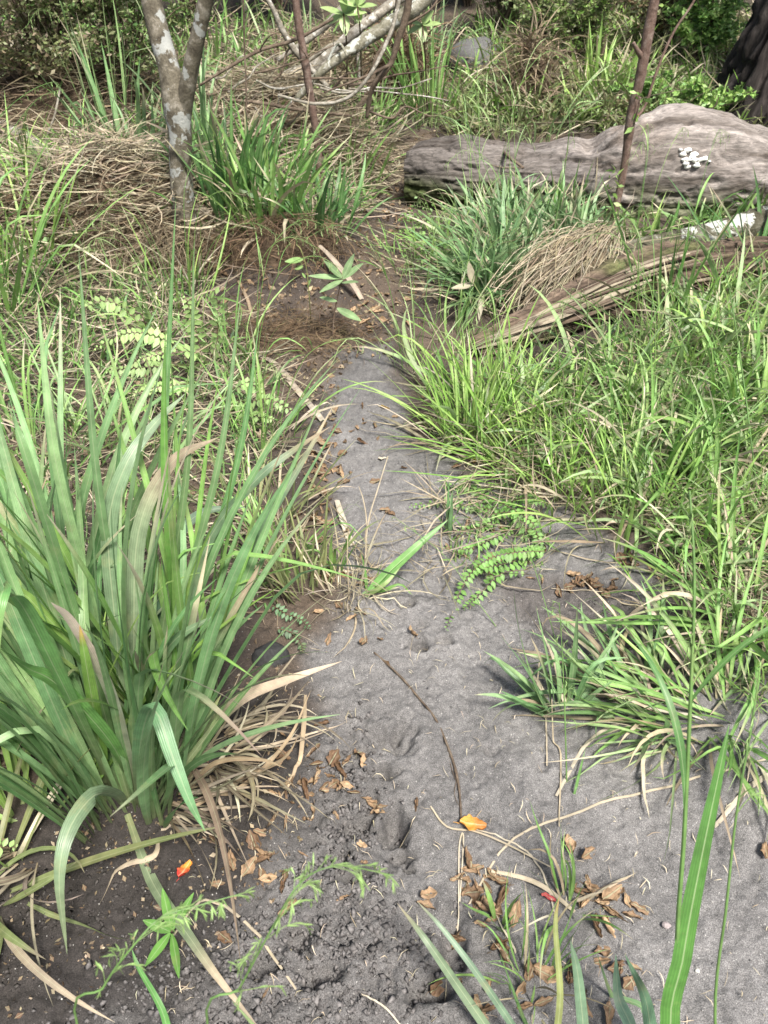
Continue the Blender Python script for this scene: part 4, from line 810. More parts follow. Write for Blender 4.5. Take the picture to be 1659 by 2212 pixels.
 ("sedge_clump", "flattened green and tan blades low on the right edge", 1590, 1550, dict(n=80, L=(.2, .46), w=(.007, .014), th=(.5, 1.4), bend=(.1, .8), pal='mid', r=.12, dry=.35, az0=3.1, azs=3.4)),
 ("sedge_clump", "tussock of grey-green blades fanned flat on the sand, centre right", 1400, 1510, dict(n=60, L=(.12, .34), w=(.008, .016), th=(.4, 1.4), bend=(.1, .7), pal='blue', r=.09, dry=.35, az0=2.8, azs=4.2)),
 ("sedge_clump", "blue-green tuft with two long blades reaching left over the sand", 1225, 1545, dict(n=26, L=(.12, .32), w=(.012, .019), th=(.1, 1.1), bend=(.1, .7), pal='blue', r=.04, dry=.2, az0=1.9, azs=3)),
 ("grass_clump", "straggling pale blades spilling over the sand right of the grey-green tussock", 1480, 1570, dict(n=44, L=(.15, .4), w=(.005, .011), th=(.6, 1.45), bend=(.0, .5), pal='pale', r=.08, dry=.4, az0=3.0, azs=2.6)),
 ("grass_clump", "small grassy tuft among brown leaves with a tall thin flower stem", 1225, 1960, dict(n=20, L=(.08, .22), w=(.004, .009), th=(0, .8), bend=(.1, .8), pal='mid', r=.03, dry=.35)),
 ("small_tuft", "short tuft of three dark blades left of the tall flower stem", 1080, 2005, dict(n=6, L=(.08, .15), w=(.008, .013), th=(0, .35), bend=(.0, .3), pal='mid', r=.012)),
 ("grass_clump", "fine thin grass among the curled leaves at the bottom edge", 1150, 2130, dict(n=34, L=(.08, .22), w=(.003, .006), th=(.0, .9), bend=(.1, .9), pal='mid', r=.05, dry=.3)),
 ("grass_clump", "upright far grass beside the left dead fern stump", 925, 255, dict(n=80, L=(.3, .75), w=(.010, .018), th=(0, .5), bend=(.0, .8), pal='mid', r=.16)),
 ("grass_clump", "arching far grass left of the path behind the sedges", 800, 290, dict(n=60, L=(.2, .5), w=(.008, .015), th=(0, .8), bend=(.2, 1.3), pal='mid', r=.18)),
 ("grass_clump", "distant blue-green grass on the left of the far path's end", 905, 120, dict(n=60, L=(.2, .45), w=(.010, .018), th=(0, .8), bend=(.1, 1.1), pal='blue', r=.25)),
 ("grass_clump", "distant grass on the right of the far path's end", 1110, 120, dict(n=60, L=(.2, .4), w=(.012, .02), th=(0, .8), bend=(.1, 1.1), pal='mid', r=.35)),
 ("sedge_clump", "yellow-green spiky tuft behind the big log", 1290, 215, dict(n=34, L=(.25, .5), w=(.016, .026), th=(0, .8), bend=(.0, .6), pal='lime', r=.12, dry=.2)),
 ("grass_clump", "nodding pale grass behind the log's left half", 1130, 290, dict(n=80, L=(.2, .5), w=(.008, .014), th=(.1, 1), bend=(.3, 1.4), pal='pale', r=.3, dry=.4)),
 ("grass_clump", "tall grass blades between the forked tree's two limbs, far behind", 470, 150, dict(n=22, L=(.3, .7), w=(.012, .02), th=(0, .5), bend=(.0, .9), pal='mid', r=.35)),
 ("grass_clump", "tall pale grass behind the slender sapling's top", 690, 130, dict(n=22, L=(.3, .6), w=(.010, .018), th=(0, .5), bend=(.0, .8), pal='pale', r=.4)),
 ("grass_clump", "tall pale reed-like grass in front of the bronze shrub", 250, 330, dict(n=18, L=(.5, .9), w=(.008, .014), th=(0, .25), bend=(.0, .4), pal='pale', r=.1, stalks=2, sh=(.7, 1.0))),
 ("grass_clump", "lime grass at the left edge above the dead log", 20, 420, dict(n=60, L=(.2, .5), w=(.008, .014), th=(.1, .8), bend=(.2, 1.2), pal='lime', r=.15)),
 ("grass_clump", "short lime grass between straw heap and dead log", 190, 380, dict(n=50, L=(.2, .4), w=(.007, .012), th=(.1, .9), bend=(.2, 1.2), pal='lime', r=.14)),
]
for nm, lab, px, py, k in T:
    kk = dict(k); kk.setdefault('group', {"sedge_clump": "sedge clumps", "grass_clump": "grass clumps", "small_tuft": "small tufts on the sand", "dead_tuft": None}[nm])
    clump(nm, lab, px, py, **kk)

# ------------------------------------------------------------------ near blades and flower stems whose feet are just below the frame
def grown(name, label, foot, parts, cat="grass", group=None):
    b = np.array([foot[0], foot[1], gl(*foot)]); o = thing(name, b, label, cat, group); m = MB()
    for pts, w, col, tip, hint in parts:
        ribbon(m, [b + [R.uniform(-.01, .01), R.uniform(-.01, .01), 0]] + [P(*p) for p in pts], w, col, tip, 26, hint, tipstart=.75, basecol=(.2,.25,.12))
    m.build("foliage", M_LEAF, o); return o
grown("sedge_clump", "bottom right plant with the one broad bright blade nearest the camera", (.47, .30), [
    ([(1452, 2260, .46), (1475, 2060, .53), (1512, 1860, .60), (1548, 1690, .66), (1575, 1565, .70)], .028, (.085,.215,.045), (.12,.27,.07), (0, -1, .5)),
    ([(1500, 2330, .5), (1400, 2300, .55), (1352, 2240, .6), (1290, 2060, .62)], .02, (.17,.3,.14), None, (0, -1, .5))], group="sedge clumps")
grown("sedge_clump", "bluish pointed blades rising at the bottom edge among brown leaves", (.27, .42), [
    ([(1262, 2300, .5), (1250, 2120, .56), (1232, 2030, .58)], .02, (.19,.30,.19), None, (0, -1, .5)),
    ([(1360, 2260, .5), (1335, 2150, .56), (1330, 2060, .6)], .022, (.17,.29,.19), None, (.3, -1, .5)),
    ([(1390, 2330, .5), (1400, 2180, .54), (1350, 2060, .56)], .024, (.15,.28,.17), None, (-.3, -1, .5)),
    ([(1130, 2330, .5), (1010, 2160, .58), (920, 2030, .64), (858, 1950, .7)], .018, (.18,.25,.15), (.46,.40,.28), (.6, -.6, 1)),
    ([(1180, 2330, .5), (1050, 2130, .58), (960, 2010, .64), (900, 1945, .68)], .013, (.17,.26,.17), (.3,.3,.2), (.6, -.6, 1)),
    ([(1200, 2300, .48), (1210, 2150, .54), (1200, 2000, .6), (1208, 1935, .62)], .011, (.28,.32,.12), (.45,.30,.14), (0, -1, .5)),
    ([(1230, 2330, .5), (1150, 2240, .56), (1080, 2060, .62)], .010, (.12,.24,.08), None, (0, -1, .5)),
    ([(1420, 2330, .47), (1440, 2230, .5), (1460, 2150, .52)], .012, (.16,.3,.1), None, (0, -1, .5))], group="sedge clumps")
grown("sedge_clump", "pair of bright blades entering the bottom edge left of centre", (-.18, .40), [
    ([(395, 2300, .5), (350, 2180, .55), (300, 2090, .6), (285, 2050, .62)], .013, (.12,.30,.08), None, (0, -1, .6)),
    ([(600, 2300, .5), (560, 2230, .53), (500, 2160, .56)], .010, (.2,.28,.12), None, (0, -1, .6))], group="sedge clumps")
def flower(name, label, pts, r, pan, group="flowering grass stems", leaves=(), foot=None):
    S = [P(*p) if len(p) == 3 else at(*p) for p in pts]
    if foot is not None: S = [np.array([foot[0], foot[1], gl(*foot)])] + S
    o = thing("flowering_grass", S[0], label, "grass stem", group); m = MB()
    culm(m, S, r, (.18,.33,.10), pan, leaves, (.27,.42,.14)); m.build("seed_head", M_LEAF, o); return o
flower("a", "tallest thick green flower stem right of centre, rising from the bottom edge to mid height", [(1462, 2100, .52), (1478, 1800, .60), (1492, 1500, .68), (1500, 1250, .74), (1490, 1060, .80)], .0038, (.62, 16, .07), foot=(.42, .34), leaves=[(.45, 1.9, .25, .012, (.10,.22,.07)), (.6, .3, .2, .008, (.14,.3,.08))])
flower("b", "green flower stem beside the broad bright blade at the right edge", [(1545, 2211, .5), (1570, 1950, .58), (1592, 1750, .64), (1625, 1560, .7), (1640, 1450, .74)], .0026, (.6, 14, .06), foot=(.50, .36))
flower("c", "slim flower stem growing from the small tuft among the brown leaves", [(1224, 1955), (1226, 1800, .97), (1222, 1600, 1.06), (1215, 1420, 1.14), (1208, 1300, 1.18)], .0022, (.55, 12, .06), leaves=[(.3, 1.2, .16, .006, (.14,.3,.08))])
flower("d", "slim stem leaning left out of the grey-green tussock, with fine tips", [(1240, 1560), (1210, 1420, 1.38), (1165, 1260, 1.5), (1120, 1120, 1.6)], .0018, (.7, 8, .04))
flower("e", "long stem arching left from the tuft across the sand to the low fern", [(1215, 1540), (1130, 1430, 1.4), (1040, 1310, 1.5), (960, 1200, 1.6), (850, 1115, 1.7)], .0018, (.85, 4, .03))
flower("f", "drooping blurred flower stem near the lens at the bottom, leftmost of two", [(180, 2260, .33), (225, 2130, .35), (290, 2040, .37), (350, 1980, .39), (430, 1955, .40), (520, 1930, .41)], .0014, (.3, 26, .04), foot=(-.22, .22))
flower("g", "arching blurred flower stem near the lens at the bottom, right of its pair", [(455, 2260, .33), (520, 2130, .35), (590, 2000, .37), (650, 1905, .39), (730, 1870, .40), (850, 1890, .41)], .0014, (.3, 30, .045), foot=(-.10, .22))
flower("h", "thin flowering stem over the sedge patch in front of the big log", [(1180, 640), (1200, 480, 3.5), (1222, 350, 3.5), (1230, 250, 3.5), (1212, 215, 3.5)], .0025, (.5, 14, .07))
flower("i", "hooked pale seed stem in front of the mossy branch", [(1385, 700), (1380, 600, 3.0), (1378, 520, 3.0), (1372, 480, 3.0)], .0022, (.5, 10, .06))
flower("j", "tall seed stem beside the broad blade right of the rotten log", [(1640, 1100), (1610, 850, 2.1), (1580, 650, 2.2), (1560, 560, 2.25), (1545, 520, 2.25)], .0026, (.55, 14, .09))
flower("k", "yellow beaded seed head bending from the left edge near the bronze shrub", [(-60, 330, 3.7), (0, 250, 3.7), (60, 200, 3.7), (110, 178, 3.7), (125, 182, 3.7)], .002, (.4, 14, .03))
flower("l", "yellow beaded seed head just below its twin at the left edge", [(-40, 380, 3.6), (20, 290, 3.6), (80, 215, 3.6), (135, 192, 3.6)], .002, (.4, 14, .03))

# ------------------------------------------------------------------ ferns
def fern(name, label, base, fronds, Lp, col, wr=.62, rnd=1.2, cat="fern", up=(0, -.5, 1)):
    b = at(*base); o = thing(name, b, label, cat)
    for pts in fronds:
        m = MB(); W3 = [P(*p) if len(p) == 3 else at(p[0], p[1], .02) for p in pts]
        ln = sum(np.linalg.norm(np.array(W3[i+1]) - W3[i]) for i in range(len(W3)-1)); Lp2 = Lp*1.25
        frond(m, W3, Lp2, max(8, int(ln/(Lp2*wr*.46)) // 2), np.array(col)*R.uniform(.8, 1.2), .45, rnd, up=up, wr=wr); m.build("frond", M_LEAF, o)
fern("fern", "fern with bright round-leafleted upright fronds under the forked tree", (430, 800), [
    [(330, 740, 2.78), (310, 690, 2.76), (308, 640, 2.74), (304, 595, 2.70), (290, 563, 2.68)], [(450, 800), (468, 740, 2.68), (470, 690, 2.68), (468, 640, 2.66), (440, 598, 2.62)],
    [(435, 785), (380, 745, 2.62), (320, 722, 2.6), (265, 722, 2.58), (205, 752, 2.55)], [(430, 820), (400, 830, 2.45), (340, 835, 2.4), (290, 850, 2.38)], [(300, 700, 2.7), (260, 660, 2.7), (220, 650, 2.68), (180, 665, 2.65)], [(430, 800), (360, 790, 2.5), (290, 795, 2.48), (230, 800, 2.45)], [(440, 810), (420, 760, 2.6), (350, 765, 2.55), (300, 775, 2.5)],
    [(440, 790), (420, 700, 2.7), (400, 640, 2.7)]], .032, (.34,.50,.18))
fern("fern", "fern whose two lime fronds point right toward the bleached strip", (490, 870), [
    [(490, 870), (530, 868, 2.38), (580, 862, 2.36), (636, 890, 2.34)], [(490, 860), (510, 838, 2.42), (540, 826, 2.42), (565, 855, 2.38)], [(480, 880), (540, 895, 2.34), (590, 905, 2.32)]], .028, (.32,.48,.18))
fern("fern", "low creeping fern with round leaflets sprawling over the sand, right of centre", (1090, 1130), [
    [(1080, 1120), (1020, 1105), (950, 1098), (885, 1105)], [(1080, 1110), (1040, 1080), (1000, 1060), (950, 1065)], [(1050, 1085), (1100, 1095, 1.86), (1150, 1130, 1.8), (1165, 1185, 1.74), (1150, 1220)],
    [(1180, 1190, 1.70), (1120, 1192, 1.68), (1060, 1205, 1.66), (1015, 1240, 1.6), (985, 1300, 1.55), (962, 1378)], [(1075, 1130), (1040, 1150), (985, 1160)], [(1140, 1230, 1.63), (1080, 1240, 1.62), (1030, 1290, 1.56), (1000, 1330)],
    [(1060, 1110, 1.86), (1110, 1110, 1.84), (1150, 1160, 1.78), (1190, 1180)], [(1110, 1150), (1060, 1165, 1.76), (1010, 1185, 1.72), (960, 1195)], [(1090, 1100), (1130, 1075, 1.9), (1160, 1080, 1.88), (1200, 1110)], [(1150, 1210), (1100, 1215, 1.66), (1050, 1225, 1.63), (1010, 1250)]], .019, (.17,.34,.08), up=(0, -.4, 1))
fern("fern", "dark small fern creeping beside the path below the tan tuft", (640, 1370), [[(590, 1320), (620, 1340), (650, 1350), (670, 1370)], [(600, 1370), (630, 1380), (650, 1400), (655, 1420)]], .014, (.10,.20,.09))
fern("fern", "tiny pale fern tip at the left edge under the foreground clump", (-20, 1850), [[(-60, 1830, .8), (-20, 1828, .81), (35, 1830, .82)]], .018, (.3,.45,.16))
fern("fern", "soft lime fern on the far bank right of the path", (1100, 235), [[(1110, 240), (1080, 200, 6.2), (1040, 190, 6.0), (1000, 215, 5.8)], [(1110, 240), (1090, 190, 6.2), (1060, 165, 6.1), (1020, 175, 6)], [(1110, 240), (1130, 200, 6.1), (1110, 170, 6)], [(1100, 240), (1060, 225, 6), (1030, 240, 5.8)]], .045, (.2,.32,.12), .35)
fern("creeping_fern", "bright creeping fern climbing the dark furrowed trunk", (1560, 290), [[(1575, 270, 5.6), (1580, 230, 5.65), (1585, 190, 5.7), (1590, 165, 5.7)], [(1650, 250, 5.6), (1600, 255, 5.6), (1570, 275, 5.6)], [(1560, 240, 5.6), (1550, 250, 5.6), (1540, 280, 5.6)]], .035, (.22,.36,.12))
fern("fern", "dim fern fronds along the litter left of the tall reed-like grass", (330, 310), [[(340, 300), (300, 275, 4.9), (240, 275, 4.9), (200, 290, 4.9)], [(340, 300), (310, 285, 4.8), (260, 295, 4.8)]], .035, (.13,.24,.09), .4)

# ------------------------------------------------------------------ seedlings
def seedling(label, stem, leaves, col, r=.0022, stemcol=(.14,.09,.06), name="seedling"):
    S = [at(*p) if len(p) == 2 else P(*p) for p in stem]; o = thing(name, S[0], label, "seedling"); m = MB(); tube(m, S, [r, r*.7], 6, stemcol, 14); m.build("stem", M_LEAF, o)
    for (p, q, w) in leaves:
        a, e = P(*p), P(*q); m = MB(); leaf(m, a, e-a, (0, -.5, 1), float(np.linalg.norm(e-a)), w, np.array(col)*R.uniform(.85, 1.2), .10, .05, 8, 1.8); m.build("leaf", M_LEAF, o)
seedling("small seedling with a whorl of pale oval leaves on the path's left side", [(718, 745), (722, 680, 3.02), (735, 615, 3.02), (740, 598, 3.02)],
    [((740, 600, 3.02), (700, 560, 3.0), .032), ((740, 600, 3.02), (665, 592, 2.98), .026), ((740, 602, 3.02), (765, 545, 3.05), .028), ((740, 602, 3.02), (785, 565, 3.02), .028), ((740, 604, 3.02), (690, 628, 2.92), .026), ((738, 610, 3.02), (775, 605, 2.9), .024),
     ((728, 665, 3.02), (780, 690, 2.95), .034), ((728, 650, 3.02), (690, 640, 2.98), .025)], (.24,.36,.17))
seedling("thin yellowish shoot with one round leaf, left of the whorled seedling", [(672, 700), (668, 640, 3.1), (662, 580, 3.1), (650, 540, 3.1), (640, 528, 3.1)], [((655, 560, 3.1), (615, 563, 3.1), .03), ((655, 575, 3.1), (636, 580, 3.1), .02), ((664, 620, 3.1), (672, 600, 3.1), .01), ((660, 600, 3.1), (652, 588, 3.1), .01)], (.26,.42,.14), .002, (.3,.32,.12))
seedling("five-leaved glossy seedling on the dark soil at the bottom", [(372, 2022), (371, 2010, .705)],
    [((370, 2010, .705), (350, 1915, .775), .017), ((372, 2008, .705), (418, 1925, .77), .015), ((368, 2012, .70), (308, 1985, .72), .018), ((368, 2014, .70), (312, 2085, .64), .016), ((371, 2016, .70), (386, 2110, .625), .015)], (.13,.29,.06))
seedling("wilting seedling with one pinkish curled leaf on the path's right edge", [(1065, 695), (1045, 650, 3.05), (1022, 610, 3.05)], [((1022, 612, 3.05), (1012, 562, 3.05), .03), ((1040, 640, 3.05), (1035, 690, 3.0), .02), ((1022, 615, 3.05), (975, 620, 3.05), .028)], (.40,.36,.26), .003, (.25,.3,.12))
for lab, x, y, s in [("sprig of glossy lime leaves hanging in the branches at the top", 742, 28, 1.2), ("lime sprig of narrow leaves beside the brown stem at the top", 912, 52, 1.0), ("small glossy sprig right of the top lime sprig", 772, 12, 1)]:
    L = [((x, y, 5), (x + a*42*s, y + b*32*s, 4.95 + .05*c), .045*s) for a, b, c in ((-1, -.4, 0), (-.8, .6, 1), (0, -1.4, 0), (.6, -1, 1), (1, -.1, 0), (.1, 1.2, 0))]
    seedling(lab, [(x+10, 240), (x+6, y+60, 5.0), (x, y, 5)], L, (.36,.5,.2), .005, name="leafy_sprig")
# ------------------------------------------------------------------ shrubs at the back
def shrub(label, px, py, h, rx, ntw, nl, size, pal, loc=None, lean=(0, 0), pal2=None, name="shrub", droop=.0, twr=.004, group="scrub behind the clearing", tw=M_TWIGD):
    b = at(px, py) if loc is None else np.array([loc[0], loc[1], gl(*loc)]); o = thing(name, b, label, "shrub", group); ms, mf = MB(), MB(); P_ = []
    for k in range(ntw):
        az = R.uniform(0, 6.28); rr = rx*R.uniform(.3, 1); hh = h*R.uniform(.45, 1.05)
        e = b + [rr*math.cos(az) + lean[0]*hh, rr*math.sin(az)*.7 + lean[1]*hh, hh - droop*rr]; m1 = b + (e-b)*[.25, .25, .55] + RG.standard_normal(3)*.03*h
        S = catmull([b + [R.uniform(-.03, .03), R.uniform(-.03, .03), -.02], m1, b + (e-b)*[.65, .65, .88] + RG.standard_normal(3)*.04*h, e], 12)
        tube(ms, S, [twr*1.5, twr*.4], 4, (1, 1, 1), 12, cap=False)
        for j in range(4, 12):
            d = RG.standard_normal(3)*[1, 1, .5]; d /= np.linalg.norm(d); l = R.uniform(.06, .2)*h; q = S[j] + d*l + [0, 0, -.03*h]
            tube(ms, [S[j], (S[j]+q)/2 + [0, 0, .02], q], [twr*.4, twr*.2], 3, (1, 1, 1), 5, cap=False)
            t = RG.random((nl, 1)); P_.append(S[j]*(1-t) + q*t + RG.standard_normal((nl, 3))*.012*h)
    ms.build("stems", tw, o)
    Pt = np.concatenate(P_); c = pick(pal, len(Pt))
    if pal2: k = RG.random(len(Pt)) < .35; c[k] = pick(pal2, int(k.sum()))
    cloud(mf, Pt, size, c, 1.7, .1); mf.build("foliage", M_LEAF, o)
for lab, px, py, h, rx, nt, nl, sz, pal, p2 in [
    ("bronze and olive fine-leaved shrub filling the top left corner", 120, 262, 1.0, .8, 46, 34, .017, 'olive', 'tan'),
    ("olive fine-twigged shrub overhanging left of the forked tree", 290, 262, .95, .45, 34, 34, .015, 'olive', 'mid'),
    ("dull green scrub at the top left edge, farthest back", 60, 60, 1.0, .7, 26, 20, .024, 'mid', 'olive'),
    ("scrub behind the forked tree's limbs at the top", 420, 60, 1.0, .7, 26, 20, .024, 'olive', 'deep'),
    ("dark leafy bush above the fallen branches", 600, 50, 1.0, .7, 28, 20, .026, 'deep', 'mid'),
    ("yellow-green bush beside the far path's left", 890, 60, .9, .4, 20, 16, .034, 'lime', 'mid'),
    ("dark bush closing the far end of the path", 1010, 12, 1.0, .6, 26, 18, .03, 'deep', 'mid'),
    ("tiny-leaved dusty bush right of the far path", 1080, 90, .8, .5, 28, 22, .020, 'olive', 'mid'),
    ("grey twiggy bush with tiny leaves behind the far stems", 1180, 110, .75, .5, 28, 20, .018, 'olive', 'pale'),
    ("fine olive bush behind the tan dead fronds", 1240, 160, .6, .45, 26, 22, .018, 'olive', 'lime'),
    ("rust-tinged low scrub right of the bare sapling's top", 1440, 130, .7, .5, 28, 20, .020, 'olive', 'brown'),
    ("bright tiny-leaved shrub against the dark furrowed trunk", 1500, 160, .6, .3, 28, 22, .022, 'mid', 'lime'),
    ("far dark scrub at the top between bare sapling and dark trunk", 1480, 40, 1.0, .8, 30, 20, .028, 'deep', 'olive'),
    ("far olive scrub behind the bare sapling's top", 1330, 40, 1.0, .7, 30, 20, .026, 'olive', 'mid'),
    ("low creeping green bush behind the log's humped knot", 1440, 240, .2, .4, 26, 22, .020, 'mid', 'lime'),
    ("straggling leafy creeper at the foot of the dark trunk", 1525, 275, .22, .25, 18, 20, .022, 'lime', 'mid'),
    ("low mossy sprigs along the top of the log's left part", 1230, 262, .14, .35, 22, 18, .014, 'olive', 'brown'),
    ]:
    shrub(lab, px, py, h, rx, nt, nl, sz, pal, pal2=p2)
for k, (x, y) in enumerate([(-6, 9), (-4.2, 9.6), (-2.6, 9.3), (-1.3, 9.8), (.2, 10.2), (1.5, 9.7), (2.9, 9.4), (4.4, 9.2), (6, 9), (4.2, 7), (-4.6, 6.8), (5.2, 5.6), (-4.8, 5.0)]):
    shrub("dense dark scrub bush forming the backdrop beyond the clearing", 0, 0, 1.5, .9, 30, 22, .045, 'deep', loc=(x, y), pal2='olive', group="backdrop bushes", twr=.008)

# ------------------------------------------------------------------ growth nobody could count
def region(poly, n, smax=None):
    xs = [p[0] for p in poly]; ys = [p[1] for p in poly]; X = []; Y = []; out = []
    A = np.array(poly, float)
    while len(out) < n:
        x = R.uniform(min(xs), max(xs)); y = R.uniform(min(ys), max(ys)); out.append((x, y))
    o = np.array(out); k = poly_sd(o[:, 0], o[:, 1], poly) > 0; o = o[k]
    f = np.array([flat(*p) for p in o]); return f
KEEP = []
def ground_pts(poly, n, clear=True):
    W_ = [at(*p)[:2] if p[1] < 640 else flat(*p) for p in poly]; xs = [p[0] for p in W_]; ys = [p[1] for p in W_]
    x = U(min(xs), max(xs), n*4); y = U(min(ys), max(ys), n*4)
    # thicker where the growth is nearer to the clearing
    if not KEEP: KEEP.append([at(*p)[:2] for p in [(640, 880), (600, 760), (640, 620), (780, 560), (800, 430), (870, 330), (900, 230), (960, 130), (960, 40), (1030, 40), (1040, 130), (990, 230), (970, 330), (880, 450), (870, 560), (960, 680), (900, 740), (850, 800), (700, 860)]])
    k = (poly_sd(x, y, W_) > 0) & ((poly_sd(x, y, KEEP[0]) < .02 + .05*vn(x*9, y*9)) | (not clear)) & (RG.random(n*4) < np.clip(3.0/np.maximum(y, .6), .15, 1)**1.4)
    return x[k][:n], y[k][:n]
def carpet(mb, x, y, L, w, pal, th=(.1, 1.2), bend=(.1, 1.3), seg=5, dark=(.6, 1.1), tip='straw', tips=.3):
    n = len(x)
    if not n: return
    s = np.clip(y/2.2, .6, 2.0)
    blades(mb, np.stack([x, y, H(x, y) - .004], 1), U(0, 6.28, n), U(*th, n), U(*bend, n), U(*L, n)*np.clip(s, .7, 1.3), U(*w, n)*s, pick(pal, n)*U(*dark, n)[:, None], pick(tip, n), seg=seg, curl=.8*RG.standard_normal(n), twist=1.2*RG.standard_normal(n), tipstart=np.where(RG.random(n) < tips, .6, 1.3))
RIGHT = [(930, 840), (1040, 850), (1200, 840), (1350, 790), (1700, 610), (2300, 600), (2300, 1640), (1640, 1570), (1500, 1500), (1440, 1300), (1400, 1180), (1240, 1070), (1080, 1030), (970, 950)]
RMID = [(1000, 640), (1060, 500), (1300, 520), (1280, 560), (1130, 640), (1040, 690)]
LEFT = [(-800, 560), (330, 600), (430, 640), (560, 790), (620, 900), (610, 1000), (620, 1130), (620, 1280), (520, 1380), (420, 1500), (300, 1600), (-200, 1750), (-900, 1800)]
FAR = [(-800, 60), (700, 60), (930, 60), (940, 180), (850, 330), (820, 430), (700, 510), (500, 500), (100, 500), (-900, 560)]
FARR = [(1030, 60), (2500, 60), (2400, 280), (1650, 310), (1250, 280), (1050, 290), (980, 300)]
m = MB()
x, y = ground_pts(RIGHT, 3600); carpet(m, x, y, (.06, .24), (.004, .012), 'mid')
x, y = ground_pts(RIGHT, 1300); carpet(m, x, y, (.18, .42), (.009, .016), 'pale', th=(.5, 1.4), seg=7)
x, y = ground_pts(FARR, 2500); carpet(m, x, y, (.08, .3), (.006, .010), 'lime')
x, y = ground_pts([(900, 240), (1660, 300), (1660, 330), (1250, 290), (1000, 330), (880, 330)], 900); carpet(m, x, y, (.05, .2), (.005, .009), 'olive')
x, y = ground_pts(RIGHT, 2600); carpet(m, x, y, (.08, .30), (.003, .008), 'lime')
x, y = ground_pts([(960, 1050), (1090, 1040), (1200, 1090), (1180, 1220), (1080, 1250), (940, 1240)], 150); carpet(m, x, y, (.04, .13), (.004, .009), 'mid')
x, y = ground_pts(RMID, 1200); carpet(m, x, y, (.08, .3), (.006, .013), 'blue')
x, y = ground_pts(LEFT, 2000); carpet(m, x, y, (.05, .22), (.003, .008), 'mid')
x, y = ground_pts([(1300, 520), (1420, 500), (1700, 440), (1700, 480), (1400, 560), (1320, 570)], 260); carpet(m, x, y, (.06, .2), (.006, .012), 'mid')
x, y = ground_pts(LEFT, 1600); carpet(m, x, y, (.03, .12), (.004, .010), 'deep')
x, y = ground_pts(FAR, 2300); carpet(m, x, y, (.08, .28), (.005, .010), 'mid')
x, y = ground_pts(FARR, 3600); carpet(m, x, y, (.08, .3), (.005, .009), 'olive')
tag(m.build("grass", M_LEAF), "short green grass filling the gaps between the clumps", kind="stuff")
m = MB()
for poly, n in ((RIGHT, 6000), ([(900, 1060), (1090, 1040), (1230, 1090), (1200, 1230), (1080, 1260), (900, 1260)], 170), ([(700, 1150), (800, 1150), (830, 1300), (720, 1330)], 70), (LEFT, 3600), (FAR, 5200), (FARR, 2600), (RMID, 700)):
    x, y = ground_pts(poly, n); k = len(x); s = np.clip(y/2.2, .6, 2.0)
    blades(m, np.stack([x, y, H(x, y) + U(.0, .03, k)], 1), U(0, 6.28, k), U(1.0, 1.75, k), U(-.4, .6, k), U(.06, .34, k)*s, U(.002, .006, k)*s, pick('straw', k)*U(.45, 1.1, k)[:, None], None, seg=5, curl=1.0*RG.standard_normal(k), twist=2*RG.standard_normal(k), basecol=(.3,.23,.15))
tag(m.build("dead_grass", M_DRY), "matted dry straw lying under the green growth", kind="stuff")
# tiny leaf and twig crumbs
m = MB()
UPATH = [(700, 1000), (640, 880), (560, 760), (500, 640), (760, 560), (790, 430), (880, 330), (930, 210), (1010, 210), (1000, 320), (900, 450), (880, 560), (960, 660), (900, 720), (850, 790), (800, 760), (740, 800), (720, 1000)]
for poly, n, sz in ((UPATH, 2600, .014), (LEFT, 3600, .015), (FAR, 2600, .02), (FARR, 2500, .02), (RIGHT, 1200, .012), ([(560, 1380), (690, 1500), (690, 1750), (560, 2000), (0, 2250), (-200, 1900), (300, 1750)], 750, .007)):
    x, y = ground_pts(poly, n, False); k = len(x); p = np.stack([x, y, H(x, y) + .004], 1)
    cloud(m, p, sz*U(.5, 1.4, k), np.where(RG.random((k, 1)) < .6, pick('brown', k), pick('tan', k)), 1.4)
x, y = ground_pts([(450, 1750), (700, 1250), (900, 1100), (1700, 1550), (1700, 2300), (200, 2300)], 620); k = len(x)
blades(m, np.stack([x, y, H(x, y) + .003], 1), U(0, 6.28, k), U(1.45, 1.6, k), 0, U(.006, .03, k), U(.0008, .002, k), pick('straw', k), None, seg=3, curl=U(-1, 1, k), basecol=(.4,.34,.25))
tag(m.build("leaf_litter", M_DEAD), "crumbled brown leaf and straw litter on the soil", kind="stuff")
# little round herb leaves near the ground on both sides
m = MB()
for poly, n in ((LEFT, 1800), (FARR, 9000), (FAR, 4000), ([(860, 480), (1010, 470), (1030, 600), (870, 610)], 700)):
    x, y = ground_pts(poly, n); k = len(x); p = np.stack([x, y, H(x, y) + U(.01, .12, k)], 1); cloud(m, p, U(.006, .014, k)*np.clip(y/2.5, .8, 1.8), pick('mid', k), 1.2)
tag(m.build("ground_cover", M_LEAF), "low herb leaves and moss sprigs between the stems", kind="stuff")

